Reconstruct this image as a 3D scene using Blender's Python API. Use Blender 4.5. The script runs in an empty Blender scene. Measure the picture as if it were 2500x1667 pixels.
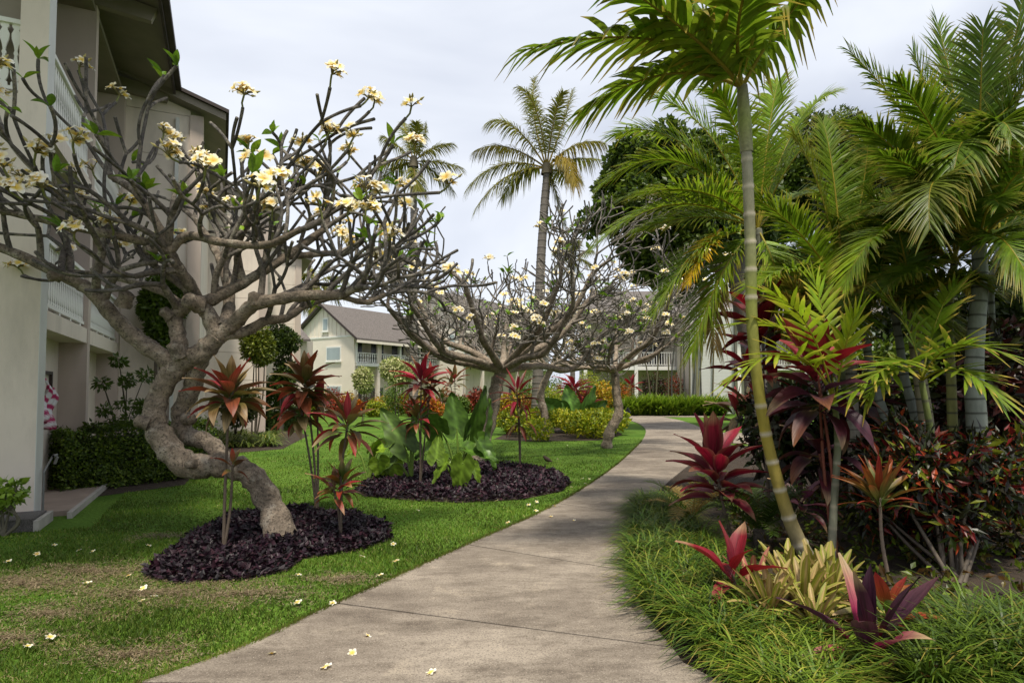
import bpy, math, random
import numpy as np
from mathutils import Vector, Matrix

random.seed(11)
rng = np.random.default_rng(11)
scene = bpy.context.scene
COL = scene.collection
PI = math.pi
R = math.radians

# ------------------------------------------------------------------ camera
FPX, W0, H0 = 1500.0, 2500.0, 1667.0
PITCH = R(2.4)
CAMH = 1.7
CY = 833.5 + 59.0
cam_d = bpy.data.cameras.new('camera')
cam = bpy.data.objects.new('camera', cam_d)
COL.objects.link(cam)
cam.location = (0, 0, CAMH)
cam.rotation_euler = (PI / 2 + PITCH, 0, 0)
cam_d.sensor_width = 36.0
cam_d.lens = 36.0 * FPX / W0
cam_d.shift_y = 59.0 / W0
cam_d.clip_start = 0.05
cam_d.clip_end = 2000
scene.camera = cam

# ------------------------------------------------------------------ world, sun, exposure
SUN = Vector((0.07, -0.36, 0.93)).normalized()
SUN_EL = math.asin(SUN.z)
SUN_AZ = math.atan2(SUN.x, SUN.y)
world = bpy.data.worlds.new('World')
scene.world = world
world.use_nodes = True
wn = world.node_tree.nodes
wl = world.node_tree.links
wn.clear()
w_out = wn.new('ShaderNodeOutputWorld')
w_bg = wn.new('ShaderNodeBackground')
w_bg.inputs['Strength'].default_value = 0.10
w_sky = wn.new('ShaderNodeTexSky')
w_sky.sky_type = 'NISHITA'
w_sky.sun_disc = False
w_sky.sun_elevation = SUN_EL
w_sky.sun_rotation = SUN_AZ
w_tc = wn.new('ShaderNodeTexCoord')
w_map = wn.new('ShaderNodeMapping')
w_map.inputs['Scale'].default_value = (1, 1, 2.2)
w_map.inputs['Location'].default_value = (0.35, 0.2, 0.1)
w_no = wn.new('ShaderNodeTexNoise')
w_no.inputs['Scale'].default_value = 1.6
w_no.inputs['Detail'].default_value = 5
w_no.inputs['Roughness'].default_value = 0.45
w_no.inputs['Distortion'].default_value = 0.4
w_cr = wn.new('ShaderNodeValToRGB')
w_cr.color_ramp.elements[0].position = 0.33
w_cr.color_ramp.elements[0].color = (0.46, 0.50, 0.60, 1)
w_cr.color_ramp.elements[1].position = 0.57
w_cr.color_ramp.elements[1].color = (0.77, 0.80, 0.86, 1)
w_mul = wn.new('ShaderNodeVectorMath')
w_mul.operation = 'SCALE'
w_mul.inputs['Scale'].default_value = 10.0
w_mix = wn.new('ShaderNodeMixRGB')
w_mix.inputs['Fac'].default_value = 0.90
wl.new(w_tc.outputs['Generated'], w_map.inputs['Vector'])
wl.new(w_map.outputs['Vector'], w_no.inputs['Vector'])
wl.new(w_no.outputs['Fac'], w_cr.inputs['Fac'])
wl.new(w_cr.outputs['Color'], w_mul.inputs[0])
wl.new(w_sky.outputs['Color'], w_mix.inputs['Color1'])
wl.new(w_mul.outputs['Vector'], w_mix.inputs['Color2'])
wl.new(w_mix.outputs['Color'], w_bg.inputs['Color'])
wl.new(w_bg.outputs['Background'], w_out.inputs['Surface'])

sun_d = bpy.data.lights.new('sun', 'SUN')
sun_d.energy = 3.9
sun_d.angle = R(7)
sun_d.color = (1.0, 0.93, 0.80)
sun = bpy.data.objects.new('sun', sun_d)
COL.objects.link(sun)
sun.rotation_euler = SUN.to_track_quat('Z', 'Y').to_euler()
sun.location = (0, 0, 30)

vs = scene.view_settings
vs.view_transform = 'Standard'
vs.look = 'None'
vs.exposure = 0.40
vs.gamma = 1.0
vs.use_curve_mapping = False

# ------------------------------------------------------------------ helpers: photo pixel -> place
ST, CT = math.sin(PITCH), math.cos(PITCH)
def ray(px, py):
    xc = (px - W0 / 2) / FPX
    yc = (CY - py) / FPX
    return Vector((xc, CT - yc * ST, ST + yc * CT))
def W(px, py, D):
    d = ray(px, py)
    return Vector((0, 0, CAMH)) + d * (D / d.y)
def G(px, py, z=0.0):
    d = ray(px, py)
    s = (z - CAMH) / d.z
    return Vector((0, 0, CAMH)) + d * s

# ------------------------------------------------------------------ helpers: meshes and objects
class MB:
    def __init__(self):
        self.V = []; self.F = []; self.C = []; self.n = 0
    def add(self, v, f, col=(0.5, 0.5, 0.5)):
        v = np.asarray(v, float).reshape(-1, 3)
        c = np.asarray(col, float)
        if c.ndim == 1:
            c = np.tile(c, (len(v), 1))
        self.V.append(v); self.C.append(c)
        if isinstance(f, np.ndarray):
            self.F.append(f + self.n)
        else:
            by = {}
            for q in f:
                by.setdefault(len(q), []).append(q)
            for k in by:
                self.F.append(np.array(by[k], int) + self.n)
        self.n += len(v)
        return self
    def batch(self, tv, tf, pos, rot, col):
        # tv (k,3) template verts, tf (m,4|3) faces, pos (M,3), rot (M,3,3), col (M,3) or (M,k,3)
        tv = np.asarray(tv, float); tf = np.asarray(tf, int)
        M = len(pos); k = len(tv)
        if M == 0:
            return self
        v = np.einsum('mij,kj->mki', rot, tv) + np.asarray(pos)[:, None, :]
        f = (tf[None] + (np.arange(M) * k)[:, None, None]).reshape(-1, tf.shape[1])
        c = np.asarray(col, float)
        if c.ndim == 2:
            c = np.repeat(c[:, None, :], k, axis=1)
        return self.add(v.reshape(-1, 3), f, c.reshape(-1, 3))
    def box(self, x0, x1, y0, y1, z0, z1, col=(0.5, 0.5, 0.5), fr=None):
        v = [(x0, y0, z0), (x1, y0, z0), (x1, y1, z0), (x0, y1, z0),
             (x0, y0, z1), (x1, y0, z1), (x1, y1, z1), (x0, y1, z1)]
        if fr:
            v = [fr(*p) for p in v]
        return self.add(v, BOXF, col)
    def prism(self, poly, a0, a1, fr, col=(0.5, 0.5, 0.5)):
        # poly of (u, v); fr(u, a, v) -> world
        n = len(poly)
        v = [fr(u, a0, w) for u, w in poly] + [fr(u, a1, w) for u, w in poly]
        f = [tuple(range(n))[::-1], tuple(range(n, 2 * n))]
        for i in range(n):
            j = (i + 1) % n
            f.append((i, j, n + j, n + i))
        return self.add(v, f, col)
    def mesh(self, name, off=(0, 0, 0), smooth=False):
        me = bpy.data.meshes.new(name)
        if not self.V:
            return me
        v = np.concatenate(self.V) - np.array(off)
        c = np.concatenate(self.C)
        tot = [f.shape[1] for f in self.F for _ in range(1)]
        loops = np.concatenate([f.reshape(-1) for f in self.F])
        sizes = np.concatenate([np.full(len(f), f.shape[1], int) for f in self.F])
        starts = np.concatenate([[0], np.cumsum(sizes)[:-1]])
        me.vertices.add(len(v)); me.loops.add(len(loops)); me.polygons.add(len(sizes))
        me.vertices.foreach_set('co', v.astype(np.float32).reshape(-1))
        me.loops.foreach_set('vertex_index', loops.astype(np.int32))
        me.polygons.foreach_set('loop_start', starts.astype(np.int32))
        me.polygons.foreach_set('use_smooth', np.full(len(sizes), smooth, bool))
        me.update(calc_edges=True)
        a = me.color_attributes.new('Col', 'FLOAT_COLOR', 'POINT')
        cc = np.ones((len(v), 4), np.float32); cc[:, :3] = c
        a.data.foreach_set('color', cc.reshape(-1))
        return me
    def build(self, name, mat, parent=None, smooth=False, loc=None):
        off = LOC.get(parent.name, (0, 0, 0)) if parent else (loc or (0, 0, 0))
        me = self.mesh(name, off, smooth)
        me.materials.append(mat)
        o = bpy.data.objects.new(name, me)
        COL.objects.link(o)
        if parent:
            o.parent = parent
        else:
            o.location = off
        LOC[o.name] = tuple(off)
        return o
LOC = {}
BOXF = [(0, 3, 2, 1), (4, 5, 6, 7), (0, 1, 5, 4), (1, 2, 6, 5), (2, 3, 7, 6), (3, 0, 4, 7)]

def tag(o, label=None, cat=None, group=None, kind=None):
    if label: o['label'] = label
    if cat: o['category'] = cat
    if group: o['group'] = group
    if kind: o['kind'] = kind
    return o
def thing(name, loc, label, cat, group=None):
    o = bpy.data.objects.new(name, None)
    COL.objects.link(o)
    o.location = loc
    o.empty_display_size = 0.1
    LOC[o.name] = tuple(loc)
    return tag(o, label, cat, group)
def piece(name, me, parent, loc, rot=(0, 0, 0), scale=1.0):
    # an object that shares mesh data; loc in world space
    o = bpy.data.objects.new(name, me)
    COL.objects.link(o)
    if parent:
        o.parent = parent
        p = LOC[parent.name]
        o.location = (loc[0] - p[0], loc[1] - p[1], loc[2] - p[2])
    else:
        o.location = loc
    o.rotation_euler = rot
    o.scale = (scale,) * 3 if not isinstance(scale, (tuple, list)) else scale
    return o

def catmull(P, n=6):
    P = [np.asarray(p, float) for p in P]
    if len(P) < 3:
        t = np.linspace(0, 1, n + 1)[:, None]
        return P[0] * (1 - t) + P[1] * t
    Q = [2 * P[0] - P[1]] + P + [2 * P[-1] - P[-2]]
    out = []
    for i in range(1, len(Q) - 2):
        p0, p1, p2, p3 = Q[i - 1], Q[i], Q[i + 1], Q[i + 2]
        for k in range(n):
            t = k / n
            out.append(0.5 * ((2 * p1) + (-p0 + p2) * t + (2 * p0 - 5 * p1 + 4 * p2 - p3) * t * t + (-p0 + 3 * p1 - 3 * p2 + p3) * t ** 3))
    out.append(Q[-2])
    return np.array(out)
def tube(mb, pts, rad, sides=7, col=(0.5, 0.5, 0.5), jit=0.0, cap=True):
    pts = np.asarray(pts, float)
    n = len(pts)
    rad = np.asarray(rad, float)
    if rad.ndim == 0:
        rad = np.full(n, float(rad))
    if len(rad) != n:
        rad = np.interp(np.linspace(0, 1, n), np.linspace(0, 1, len(rad)), rad)
    tan = np.gradient(pts, axis=0)
    tan /= np.linalg.norm(tan, axis=1)[:, None] + 1e-9
    ref = np.array([0, 0, 1.0]) if abs(tan[0][2]) < 0.9 else np.array([1.0, 0, 0])
    u = np.cross(ref, tan[0]); u /= np.linalg.norm(u)
    ang = np.arange(sides) / sides * 2 * PI
    V = np.zeros((n, sides, 3))
    for i in range(n):
        u = u - tan[i] * np.dot(u, tan[i]); u /= np.linalg.norm(u) + 1e-9
        w = np.cross(tan[i], u)
        r = rad[i] * (1 + jit * (rng.random(sides) - 0.5)) if jit else rad[i]
        V[i] = pts[i] + (np.cos(ang) * r)[:, None] * u + (np.sin(ang) * r)[:, None] * w
    i = np.arange(n - 1)[:, None]; j = np.arange(sides)[None]
    a = i * sides + j; b = i * sides + (j + 1) % sides
    F = np.stack([a, b, b + sides, a + sides], -1).reshape(-1, 4)
    c = np.asarray(col, float)
    if c.ndim == 2:
        if len(c) != n:
            c = np.stack([np.interp(np.linspace(0, 1, n), np.linspace(0, 1, len(c)), c[:, k]) for k in range(3)], 1)
        c = np.repeat(c, sides, axis=0)
    mb.add(V.reshape(-1, 3), F, c)
    if cap:
        tip = pts[-1] + tan[-1] * rad[-1] * 0.5
        vv = np.vstack([V[-1], tip])
        ff = [(k, (k + 1) % sides, sides) for k in range(sides)]
        mb.add(vv, ff, c if np.ndim(c) == 1 else c[-1])

def rand_rot(M, up=None, spread=1.0):
    # random frames: x = leaf direction, z = leaf normal
    d = rng.normal(size=(M, 3))
    if up is not None:
        d = d * spread + np.asarray(up)
    d /= np.linalg.norm(d, axis=1)[:, None] + 1e-9
    t = rng.normal(size=(M, 3))
    n = np.cross(d, t); n /= np.linalg.norm(n, axis=1)[:, None] + 1e-9
    n[n[:, 2] < 0] *= -1
    y = np.cross(n, d)
    return np.stack([d, y, n], axis=2)
def frames(d, n):
    d = d / (np.linalg.norm(d, axis=1)[:, None] + 1e-9)
    y = np.cross(n, d); y /= np.linalg.norm(y, axis=1)[:, None] + 1e-9
    z = np.cross(d, y)
    return np.stack([d, y, z], axis=2)
def jitcol(base, M, v=0.25, h=0.10):
    c = np.tile(np.asarray(base, float), (M, 1))
    c *= (1 + v * (rng.random((M, 1)) * 2 - 1))
    c *= (1 + h * (rng.random((M, 3)) * 2 - 1))
    return np.clip(c, 0.002, 1)
LEAF_V = np.array([(0, 0, 0), (0.45, 0.24, 0.05), (1, 0, -0.06), (0.45, -0.24, 0.05), (0.5, 0, 0.0)])
LEAF_F = np.array([(0, 4, 1), (1, 4, 2), (0, 3, 4), (4, 3, 2)])

# ------------------------------------------------------------------ materials
def mat(name):
    m = bpy.data.materials.new(name)
    m.use_nodes = True
    nt = m.node_tree
    return m, nt.nodes, nt.links, nt.nodes['Principled BSDF'], nt.nodes['Material Output']
def leafmat(name, rough=0.45, transl=0.3, spec=0.4, noise=0.25, nscale=14.0, gain=1.0, warm=(1.25, 1.12, 0.75), streak=False):
    m, N, L, P, O = mat(name)
    at = N.new('ShaderNodeAttribute'); at.attribute_name = 'Col'
    oi = N.new('ShaderNodeObjectInfo')
    tc = N.new('ShaderNodeTexCoord')
    no = N.new('ShaderNodeTexNoise'); no.inputs['Scale'].default_value = nscale; no.inputs['Detail'].default_value = 3
    mr = N.new('ShaderNodeMapRange')
    mr.inputs['From Min'].default_value = 0.3; mr.inputs['From Max'].default_value = 0.7
    mr.inputs['To Min'].default_value = (1 - noise) * gain; mr.inputs['To Max'].default_value = (1 + noise) * gain
    mo = N.new('ShaderNodeMapRange')
    mo.inputs['To Min'].default_value = 0.82; mo.inputs['To Max'].default_value = 1.18
    mm = N.new('ShaderNodeMath'); mm.operation = 'MULTIPLY'
    sc = N.new('ShaderNodeVectorMath'); sc.operation = 'SCALE'
    if streak:
        mp = N.new('ShaderNodeMapping'); mp.inputs['Scale'].default_value = (2.0, 42.0, 3.0)
        L.new(tc.outputs['Object'], mp.inputs['Vector']); L.new(mp.outputs['Vector'], no.inputs['Vector'])
        no.inputs['Scale'].default_value = 1.0; no.inputs['Detail'].default_value = 6; no.inputs['Roughness'].default_value = 0.65
        bp = N.new('ShaderNodeBump'); bp.inputs['Strength'].default_value = 0.35; bp.inputs['Distance'].default_value = 0.01
        L.new(no.outputs['Fac'], bp.inputs['Height']); L.new(bp.outputs['Normal'], P.inputs['Normal'])
    else:
        L.new(tc.outputs['Object'], no.inputs['Vector'])
    L.new(no.outputs['Fac'], mr.inputs['Value'])
    L.new(oi.outputs['Random'], mo.inputs['Value'])
    L.new(mr.outputs['Result'], mm.inputs[0]); L.new(mo.outputs['Result'], mm.inputs[1])
    wm = N.new('ShaderNodeVectorMath'); wm.operation = 'MULTIPLY'; wm.inputs[1].default_value = warm
    L.new(at.outputs['Color'], wm.inputs[0])
    L.new(wm.outputs['Vector'], sc.inputs[0]); L.new(mm.outputs[0], sc.inputs['Scale'])
    L.new(sc.outputs['Vector'], P.inputs['Base Color'])
    P.inputs['Roughness'].default_value = rough
    P.inputs['Specular IOR Level'].default_value = spec
    if transl > 0:
        tr = N.new('ShaderNodeBsdfTranslucent')
        mx = N.new('ShaderNodeMixShader'); mx.inputs['Fac'].default_value = transl
        L.new(sc.outputs['Vector'], tr.inputs['Color'])
        L.new(P.outputs['BSDF'], mx.inputs[1]); L.new(tr.outputs['BSDF'], mx.inputs[2])
        L.new(mx.outputs['Shader'], O.inputs['Surface'])
    return m
def surf(name, col=None, rough=0.8, nscale=3.0, var=0.15, bump=0.2, bscale=40.0, col2=None, spec=0.3, detail=6, attr=False, stretch=None, bdist=0.02, stain=0.0):
    m, N, L, P, O = mat(name)
    tc = N.new('ShaderNodeTexCoord')
    vec = tc.outputs['Object']
    if stretch:
        mp = N.new('ShaderNodeMapping'); mp.inputs['Scale'].default_value = stretch
        L.new(vec, mp.inputs['Vector']); vec = mp.outputs['Vector']
    no = N.new('ShaderNodeTexNoise'); no.inputs['Scale'].default_value = nscale; no.inputs['Detail'].default_value = detail
    no.inputs['Roughness'].default_value = 0.62
    L.new(vec, no.inputs['Vector'])
    mr = N.new('ShaderNodeMapRange')
    mr.inputs['From Min'].default_value = 0.28; mr.inputs['From Max'].default_value = 0.72
    L.new(no.outputs['Fac'], mr.inputs['Value'])
    if attr:
        at = N.new('ShaderNodeAttribute'); at.attribute_name = 'Col'
        mr.inputs['To Min'].default_value = 1 - var; mr.inputs['To Max'].default_value = 1 + var
        sc = N.new('ShaderNodeVectorMath'); sc.operation = 'SCALE'
        L.new(at.outputs['Color'], sc.inputs[0]); L.new(mr.outputs['Result'], sc.inputs['Scale'])
        L.new(sc.outputs['Vector'], P.inputs['Base Color'])
    else:
        mx = N.new('ShaderNodeMixRGB')
        c = np.array(col)
        a = c * (1 - var); b = c * (1 + var) if col2 is None else np.array(col2)
        mx.inputs['Color1'].default_value = (*a, 1); mx.inputs['Color2'].default_value = (*b, 1)
        L.new(mr.outputs['Result'], mx.inputs['Fac'])
        outc = mx.outputs['Color']
        if stain > 0:
            n2 = N.new('ShaderNodeTexNoise'); n2.inputs['Scale'].default_value = 0.9; n2.inputs['Detail'].default_value = 8
            n2.inputs['Roughness'].default_value = 0.7
            mp2 = N.new('ShaderNodeMapping'); mp2.inputs['Scale'].default_value = (2.2, 2.2, 0.5)
            L.new(tc.outputs['Object'], mp2.inputs['Vector']); L.new(mp2.outputs['Vector'], n2.inputs['Vector'])
            m2 = N.new('ShaderNodeMapRange'); m2.inputs['From Min'].default_value = 0.5; m2.inputs['From Max'].default_value = 0.75
            m2.inputs['To Min'].default_value = 0; m2.inputs['To Max'].default_value = stain
            L.new(n2.outputs['Fac'], m2.inputs['Value'])
            mx2 = N.new('ShaderNodeMixRGB'); mx2.inputs['Color2'].default_value = (*(c * 0.45), 1)
            L.new(m2.outputs['Result'], mx2.inputs['Fac']); L.new(outc, mx2.inputs['Color1'])
            outc = mx2.outputs['Color']
        L.new(outc, P.inputs['Base Color'])
    P.inputs['Roughness'].default_value = rough
    P.inputs['Specular IOR Level'].default_value = spec
    if bump > 0:
        nb = N.new('ShaderNodeTexNoise'); nb.inputs['Scale'].default_value = bscale; nb.inputs['Detail'].default_value = 5
        L.new(vec, nb.inputs['Vector'])
        bp = N.new('ShaderNodeBump'); bp.inputs['Strength'].default_value = bump; bp.inputs['Distance'].default_value = bdist
        L.new(nb.outputs['Fac'], bp.inputs['Height'])
        L.new(bp.outputs['Normal'], P.inputs['Normal'])
    return m

M = {}
M['leaf'] = leafmat('leaf', 0.42, 0.34, 0.35, warm=(1.3, 1.15, 0.65))
M['palm'] = leafmat('palm_leaf', 0.40, 0.42, 0.3, 0.2, warm=(1.7, 1.4, 0.65))
M['ti'] = leafmat('ti_leaf', 0.46, 0.25, 0.4, 0.5, 9.0, warm=(1, 1, 0.9), streak=True)
M['waxy'] = leafmat('waxy_leaf', 0.40, 0.25, 0.4, 0.25, 7.0)
M['petal'] = leafmat('petal', 0.5, 0.30, 0.3, 0.05, warm=(1, 1, 1))
M['grass'] = leafmat('grass_blade', 0.55, 0.25, 0.2, 0.45, 0.9, warm=(1.0, 1.0, 0.85))
M['purple'] = leafmat('purple_leaf', 0.5, 0.15, 0.3, 0.3, warm=(1, 1, 1))
M['bark'] = surf('plumeria_bark', attr=True, var=0.40, nscale=22, bump=0.9, bscale=34, rough=0.82, bdist=0.025)
M['trunk'] = surf('palm_trunk', attr=True, var=0.22, nscale=14, bump=0.4, bscale=50, rough=0.75, stretch=(1, 1, 0.4), bdist=0.01)
M['stem'] = surf('plant_stem', attr=True, var=0.25, nscale=30, bump=0.3, bscale=60, rough=0.7, bdist=0.005)
M['stucco'] = surf('beige_stucco', (0.68, 0.595, 0.51), 0.9, 0.8, 0.09, 0.15, 90, bdist=0.01, stain=0.42)
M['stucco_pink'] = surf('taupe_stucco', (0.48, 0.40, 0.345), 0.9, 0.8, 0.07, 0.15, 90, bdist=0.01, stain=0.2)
M['trim'] = surf('pale_trim_paint', (0.60, 0.60, 0.57), 0.6, 2, 0.06, 0.05, 60)
M['white'] = surf('white_paint', (0.74, 0.73, 0.68), 0.55, 3, 0.06, 0.05, 60)
M['cream'] = surf('cream_board', (0.74, 0.67, 0.57), 0.8, 0.5, 0.08, 0.1, 60, bdist=0.01)
M['darkwood'] = surf('dark_brown_fascia', (0.045, 0.032, 0.028), 0.6, 4, 0.3, 0.2, 60)
M['soffit'] = surf('soffit_board', (0.23, 0.20, 0.16), 0.85, 2, 0.12, 0.1, 60)
M['dark'] = surf('dark_opening', (0.03, 0.03, 0.035), 0.25, 2, 0.3, 0.0, 60, spec=0.5)
M['shingle'] = surf('shingle_roof', (0.135, 0.118, 0.108), 0.85, 9, 0.55, 0.8, 14, stretch=(1, 1, 2.5), bdist=0.08)
M['concrete'] = surf('aged_concrete', (0.36, 0.30, 0.235), 0.93, 1.1, 0.30, 0.35, 220, bdist=0.006, stain=0.35)
M['patio'] = surf('patio_concrete', (0.30, 0.235, 0.19), 0.9, 2, 0.2, 0.2, 120, bdist=0.006)
M['kerb'] = surf('kerb_concrete', (0.36, 0.34, 0.30), 0.9, 4, 0.2, 0.3, 120, bdist=0.006)
M['soil'] = surf('soil', (0.045, 0.032, 0.022), 0.95, 6, 0.45, 0.9, 40, bdist=0.04)
M['gravel'] = surf('gravel', (0.14, 0.13, 0.12), 0.95, 60, 0.5, 1.0, 70, bdist=0.03)
M['metal'] = surf('dull_metal', (0.2, 0.2, 0.19), 0.5, 8, 0.2, 0.1, 50)
M['glass'] = surf('window_glass', (0.30, 0.36, 0.36), 0.12, 1, 0.1, 0.0, spec=0.8)
M['lamp_black'] = surf('black_lamp_metal', (0.02, 0.02, 0.02), 0.5, 8, 0.2, 0.05, 50)
M['bird'] = surf('bird_plumage', attr=True, var=0.3, nscale=60, bump=0.2, bscale=80, rough=0.8)

def concrete_mat():
    m, N, L, P, O = mat('path_concrete')
    tc = N.new('ShaderNodeTexCoord')
    def noise(s, d, ro=0.6, st=None):
        n = N.new('ShaderNodeTexNoise'); n.inputs['Scale'].default_value = s; n.inputs['Detail'].default_value = d
        n.inputs['Roughness'].default_value = ro
        if st:
            mp = N.new('ShaderNodeMapping'); mp.inputs['Scale'].default_value = st
            L.new(tc.outputs['Object'], mp.inputs['Vector']); L.new(mp.outputs['Vector'], n.inputs['Vector'])
        else:
            L.new(tc.outputs['Object'], n.inputs['Vector'])
        return n
    def rng_(n, a, b, c=0.0, d=1.0):
        r = N.new('ShaderNodeMapRange'); r.inputs['From Min'].default_value = a; r.inputs['From Max'].default_value = b
        r.inputs['To Min'].default_value = c; r.inputs['To Max'].default_value = d
        L.new(n.outputs['Fac'], r.inputs['Value']); return r.outputs['Result']
    def mix(fac, a, b):
        x = N.new('ShaderNodeMixRGB')
        L.new(fac, x.inputs['Fac'])
        for s, v in (('Color1', a), ('Color2', b)):
            if isinstance(v, tuple): x.inputs[s].default_value = (*v, 1)
            else: L.new(v, x.inputs[s])
        return x.outputs['Color']
    c = mix(rng_(noise(0.45, 6), 0.34, 0.66), (0.185, 0.153, 0.122), (0.38, 0.325, 0.26))
    c = mix(rng_(noise(1.3, 10, 0.75, (0.7, 1.6, 1)), 0.44, 0.66, 0, 0.85), c, (0.085, 0.066, 0.050))
    c = mix(rng_(noise(4.5, 8, 0.75, (1, 2.0, 1)), 0.50, 0.68, 0, 0.7), c, (0.10, 0.078, 0.06))
    c = mix(rng_(noise(2.6, 8, 0.7), 0.56, 0.70, 0, 0.55), c, (0.44, 0.37, 0.28))
    c = mix(rng_(noise(75, 4, 0.8), 0.50, 0.60, 0, 0.65), c, (0.075, 0.06, 0.048))
    c = mix(rng_(noise(95, 3, 0.8), 0.58, 0.66, 0, 0.55), c, (0.52, 0.45, 0.36))
    L.new(c, P.inputs['Base Color'])
    P.inputs['Roughness'].default_value = 0.92
    P.inputs['Specular IOR Level'].default_value = 0.25
    bp = N.new('ShaderNodeBump'); bp.inputs['Strength'].default_value = 0.5; bp.inputs['Distance'].default_value = 0.006
    L.new(noise(130, 4, 0.7).outputs['Fac'], bp.inputs['Height']); L.new(bp.outputs['Normal'], P.inputs['Normal'])
    return m
M['path'] = concrete_mat()
def lawn_mat():
    m, N, L, P, O = mat('lawn_turf')
    tc = N.new('ShaderNodeTexCoord')
    n1 = N.new('ShaderNodeTexNoise'); n1.inputs['Scale'].default_value = 0.55; n1.inputs['Detail'].default_value = 6
    n2 = N.new('ShaderNodeTexNoise'); n2.inputs['Scale'].default_value = 26; n2.inputs['Detail'].default_value = 5
    for n in (n1, n2): L.new(tc.outputs['Object'], n.inputs['Vector'])
    r1 = N.new('ShaderNodeMapRange'); r1.inputs['From Min'].default_value = 0.35; r1.inputs['From Max'].default_value = 0.65
    r2 = N.new('ShaderNodeMapRange'); r2.inputs['From Min'].default_value = 0.35; r2.inputs['From Max'].default_value = 0.65
    L.new(n1.outputs['Fac'], r1.inputs['Value']); L.new(n2.outputs['Fac'], r2.inputs['Value'])
    a = N.new('ShaderNodeMixRGB'); a.inputs['Color1'].default_value = (0.060, 0.125, 0.014, 1); a.inputs['Color2'].default_value = (0.105, 0.185, 0.024, 1)
    b = N.new('ShaderNodeMixRGB'); b.blend_type = 'MULTIPLY'; b.inputs['Fac'].default_value = 1
    g = N.new('ShaderNodeMixRGB'); g.inputs['Color1'].default_value = (0.68, 0.68, 0.68, 1); g.inputs['Color2'].default_value = (1.2, 1.2, 1.2, 1)
    L.new(r1.outputs['Result'], a.inputs['Fac']); L.new(r2.outputs['Result'], g.inputs['Fac'])
    L.new(a.outputs['Color'], b.inputs['Color1']); L.new(g.outputs['Color'], b.inputs['Color2'])
    L.new(b.outputs['Color'], P.inputs['Base Color'])
    P.inputs['Roughness'].default_value = 0.95; P.inputs['Specular IOR Level'].default_value = 0.1
    bp = N.new('ShaderNodeBump'); bp.inputs['Strength'].default_value = 0.8; bp.inputs['Distance'].default_value = 0.03
    L.new(n2.outputs['Fac'], bp.inputs['Height']); L.new(bp.outputs['Normal'], P.inputs['Normal'])
    return m
M['lawn'] = lawn_mat()

def bark_mat():
    m, N, L, P, O = mat('plumeria_bark_mottled')
    tc = N.new('ShaderNodeTexCoord')
    at = N.new('ShaderNodeAttribute'); at.attribute_name = 'Col'
    def noise(sc, d, ro=0.6):
        n = N.new('ShaderNodeTexNoise'); n.inputs['Scale'].default_value = sc; n.inputs['Detail'].default_value = d; n.inputs['Roughness'].default_value = ro
        L.new(tc.outputs['Object'], n.inputs['Vector']); return n.outputs['Fac']
    def mr(v, a, b, c, d):
        r = N.new('ShaderNodeMapRange'); r.inputs['From Min'].default_value = a; r.inputs['From Max'].default_value = b
        r.inputs['To Min'].default_value = c; r.inputs['To Max'].default_value = d; L.new(v, r.inputs['Value']); return r.outputs['Result']
    sc = N.new('ShaderNodeVectorMath'); sc.operation = 'SCALE'
    L.new(at.outputs['Color'], sc.inputs[0]); L.new(mr(noise(9, 8, 0.7), 0.33, 0.67, 0.40, 1.45), sc.inputs['Scale'])
    a = N.new('ShaderNodeMixRGB'); a.inputs['Color2'].default_value = (0.40, 0.35, 0.28, 1)
    L.new(mr(noise(5, 6, 0.65), 0.53, 0.62, 0.0, 0.7), a.inputs['Fac']); L.new(sc.outputs['Vector'], a.inputs['Color1'])
    b = N.new('ShaderNodeMixRGB'); b.inputs['Color2'].default_value = (0.045, 0.036, 0.03, 1)
    L.new(mr(noise(38, 5, 0.75), 0.51, 0.62, 0.0, 0.85), b.inputs['Fac']); L.new(a.outputs['Color'], b.inputs['Color1'])
    L.new(b.outputs['Color'], P.inputs['Base Color'])
    P.inputs['Roughness'].default_value = 0.85; P.inputs['Specular IOR Level'].default_value = 0.25
    b1 = N.new('ShaderNodeBump'); b1.inputs['Strength'].default_value = 0.9; b1.inputs['Distance'].default_value = 0.05
    L.new(noise(12, 8, 0.7), b1.inputs['Height'])
    b2 = N.new('ShaderNodeBump'); b2.inputs['Strength'].default_value = 0.8; b2.inputs['Distance'].default_value = 0.012
    L.new(noise(60, 5, 0.7), b2.inputs['Height']); L.new(b1.outputs['Normal'], b2.inputs['Normal'])
    L.new(b2.outputs['Normal'], P.inputs['Normal'])
    return m
M['oldbark'] = bark_mat()
M['recess'] = surf('recess_painted_shade', (0.27, 0.235, 0.19), 0.9, 1.0, 0.12, 0.1, 80, bdist=0.01)  # darkened tan: shade under the deep roof put into the wall colour

# ================================================================== GROUND
def pip(P, poly):
    x, y = P[:, 0], P[:, 1]
    inside = np.zeros(len(P), bool)
    n = len(poly)
    for i in range(n):
        x1, y1 = poly[i][0], poly[i][1]; x2, y2 = poly[(i + 1) % n][0], poly[(i + 1) % n][1]
        c = ((y1 > y) != (y2 > y)) & (x < (x2 - x1) * (y - y1) / (y2 - y1 + 1e-12) + x1)
        inside ^= c
    return inside
def sheet(name, poly, z, m, kind='structure'):
    mb = MB()
    mb.add([(p[0], p[1], z) for p in poly], [tuple(range(len(poly)))])
    o = mb.build(name, m)
    if o.data.polygons[0].normal.z < 0:
        o.data.flip_normals()
    return tag(o, kind=kind)

sheet('lawn', [(-300, -60), (300, -60), (300, 500), (-300, 500)], 0.0, M['lawn'])

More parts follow.
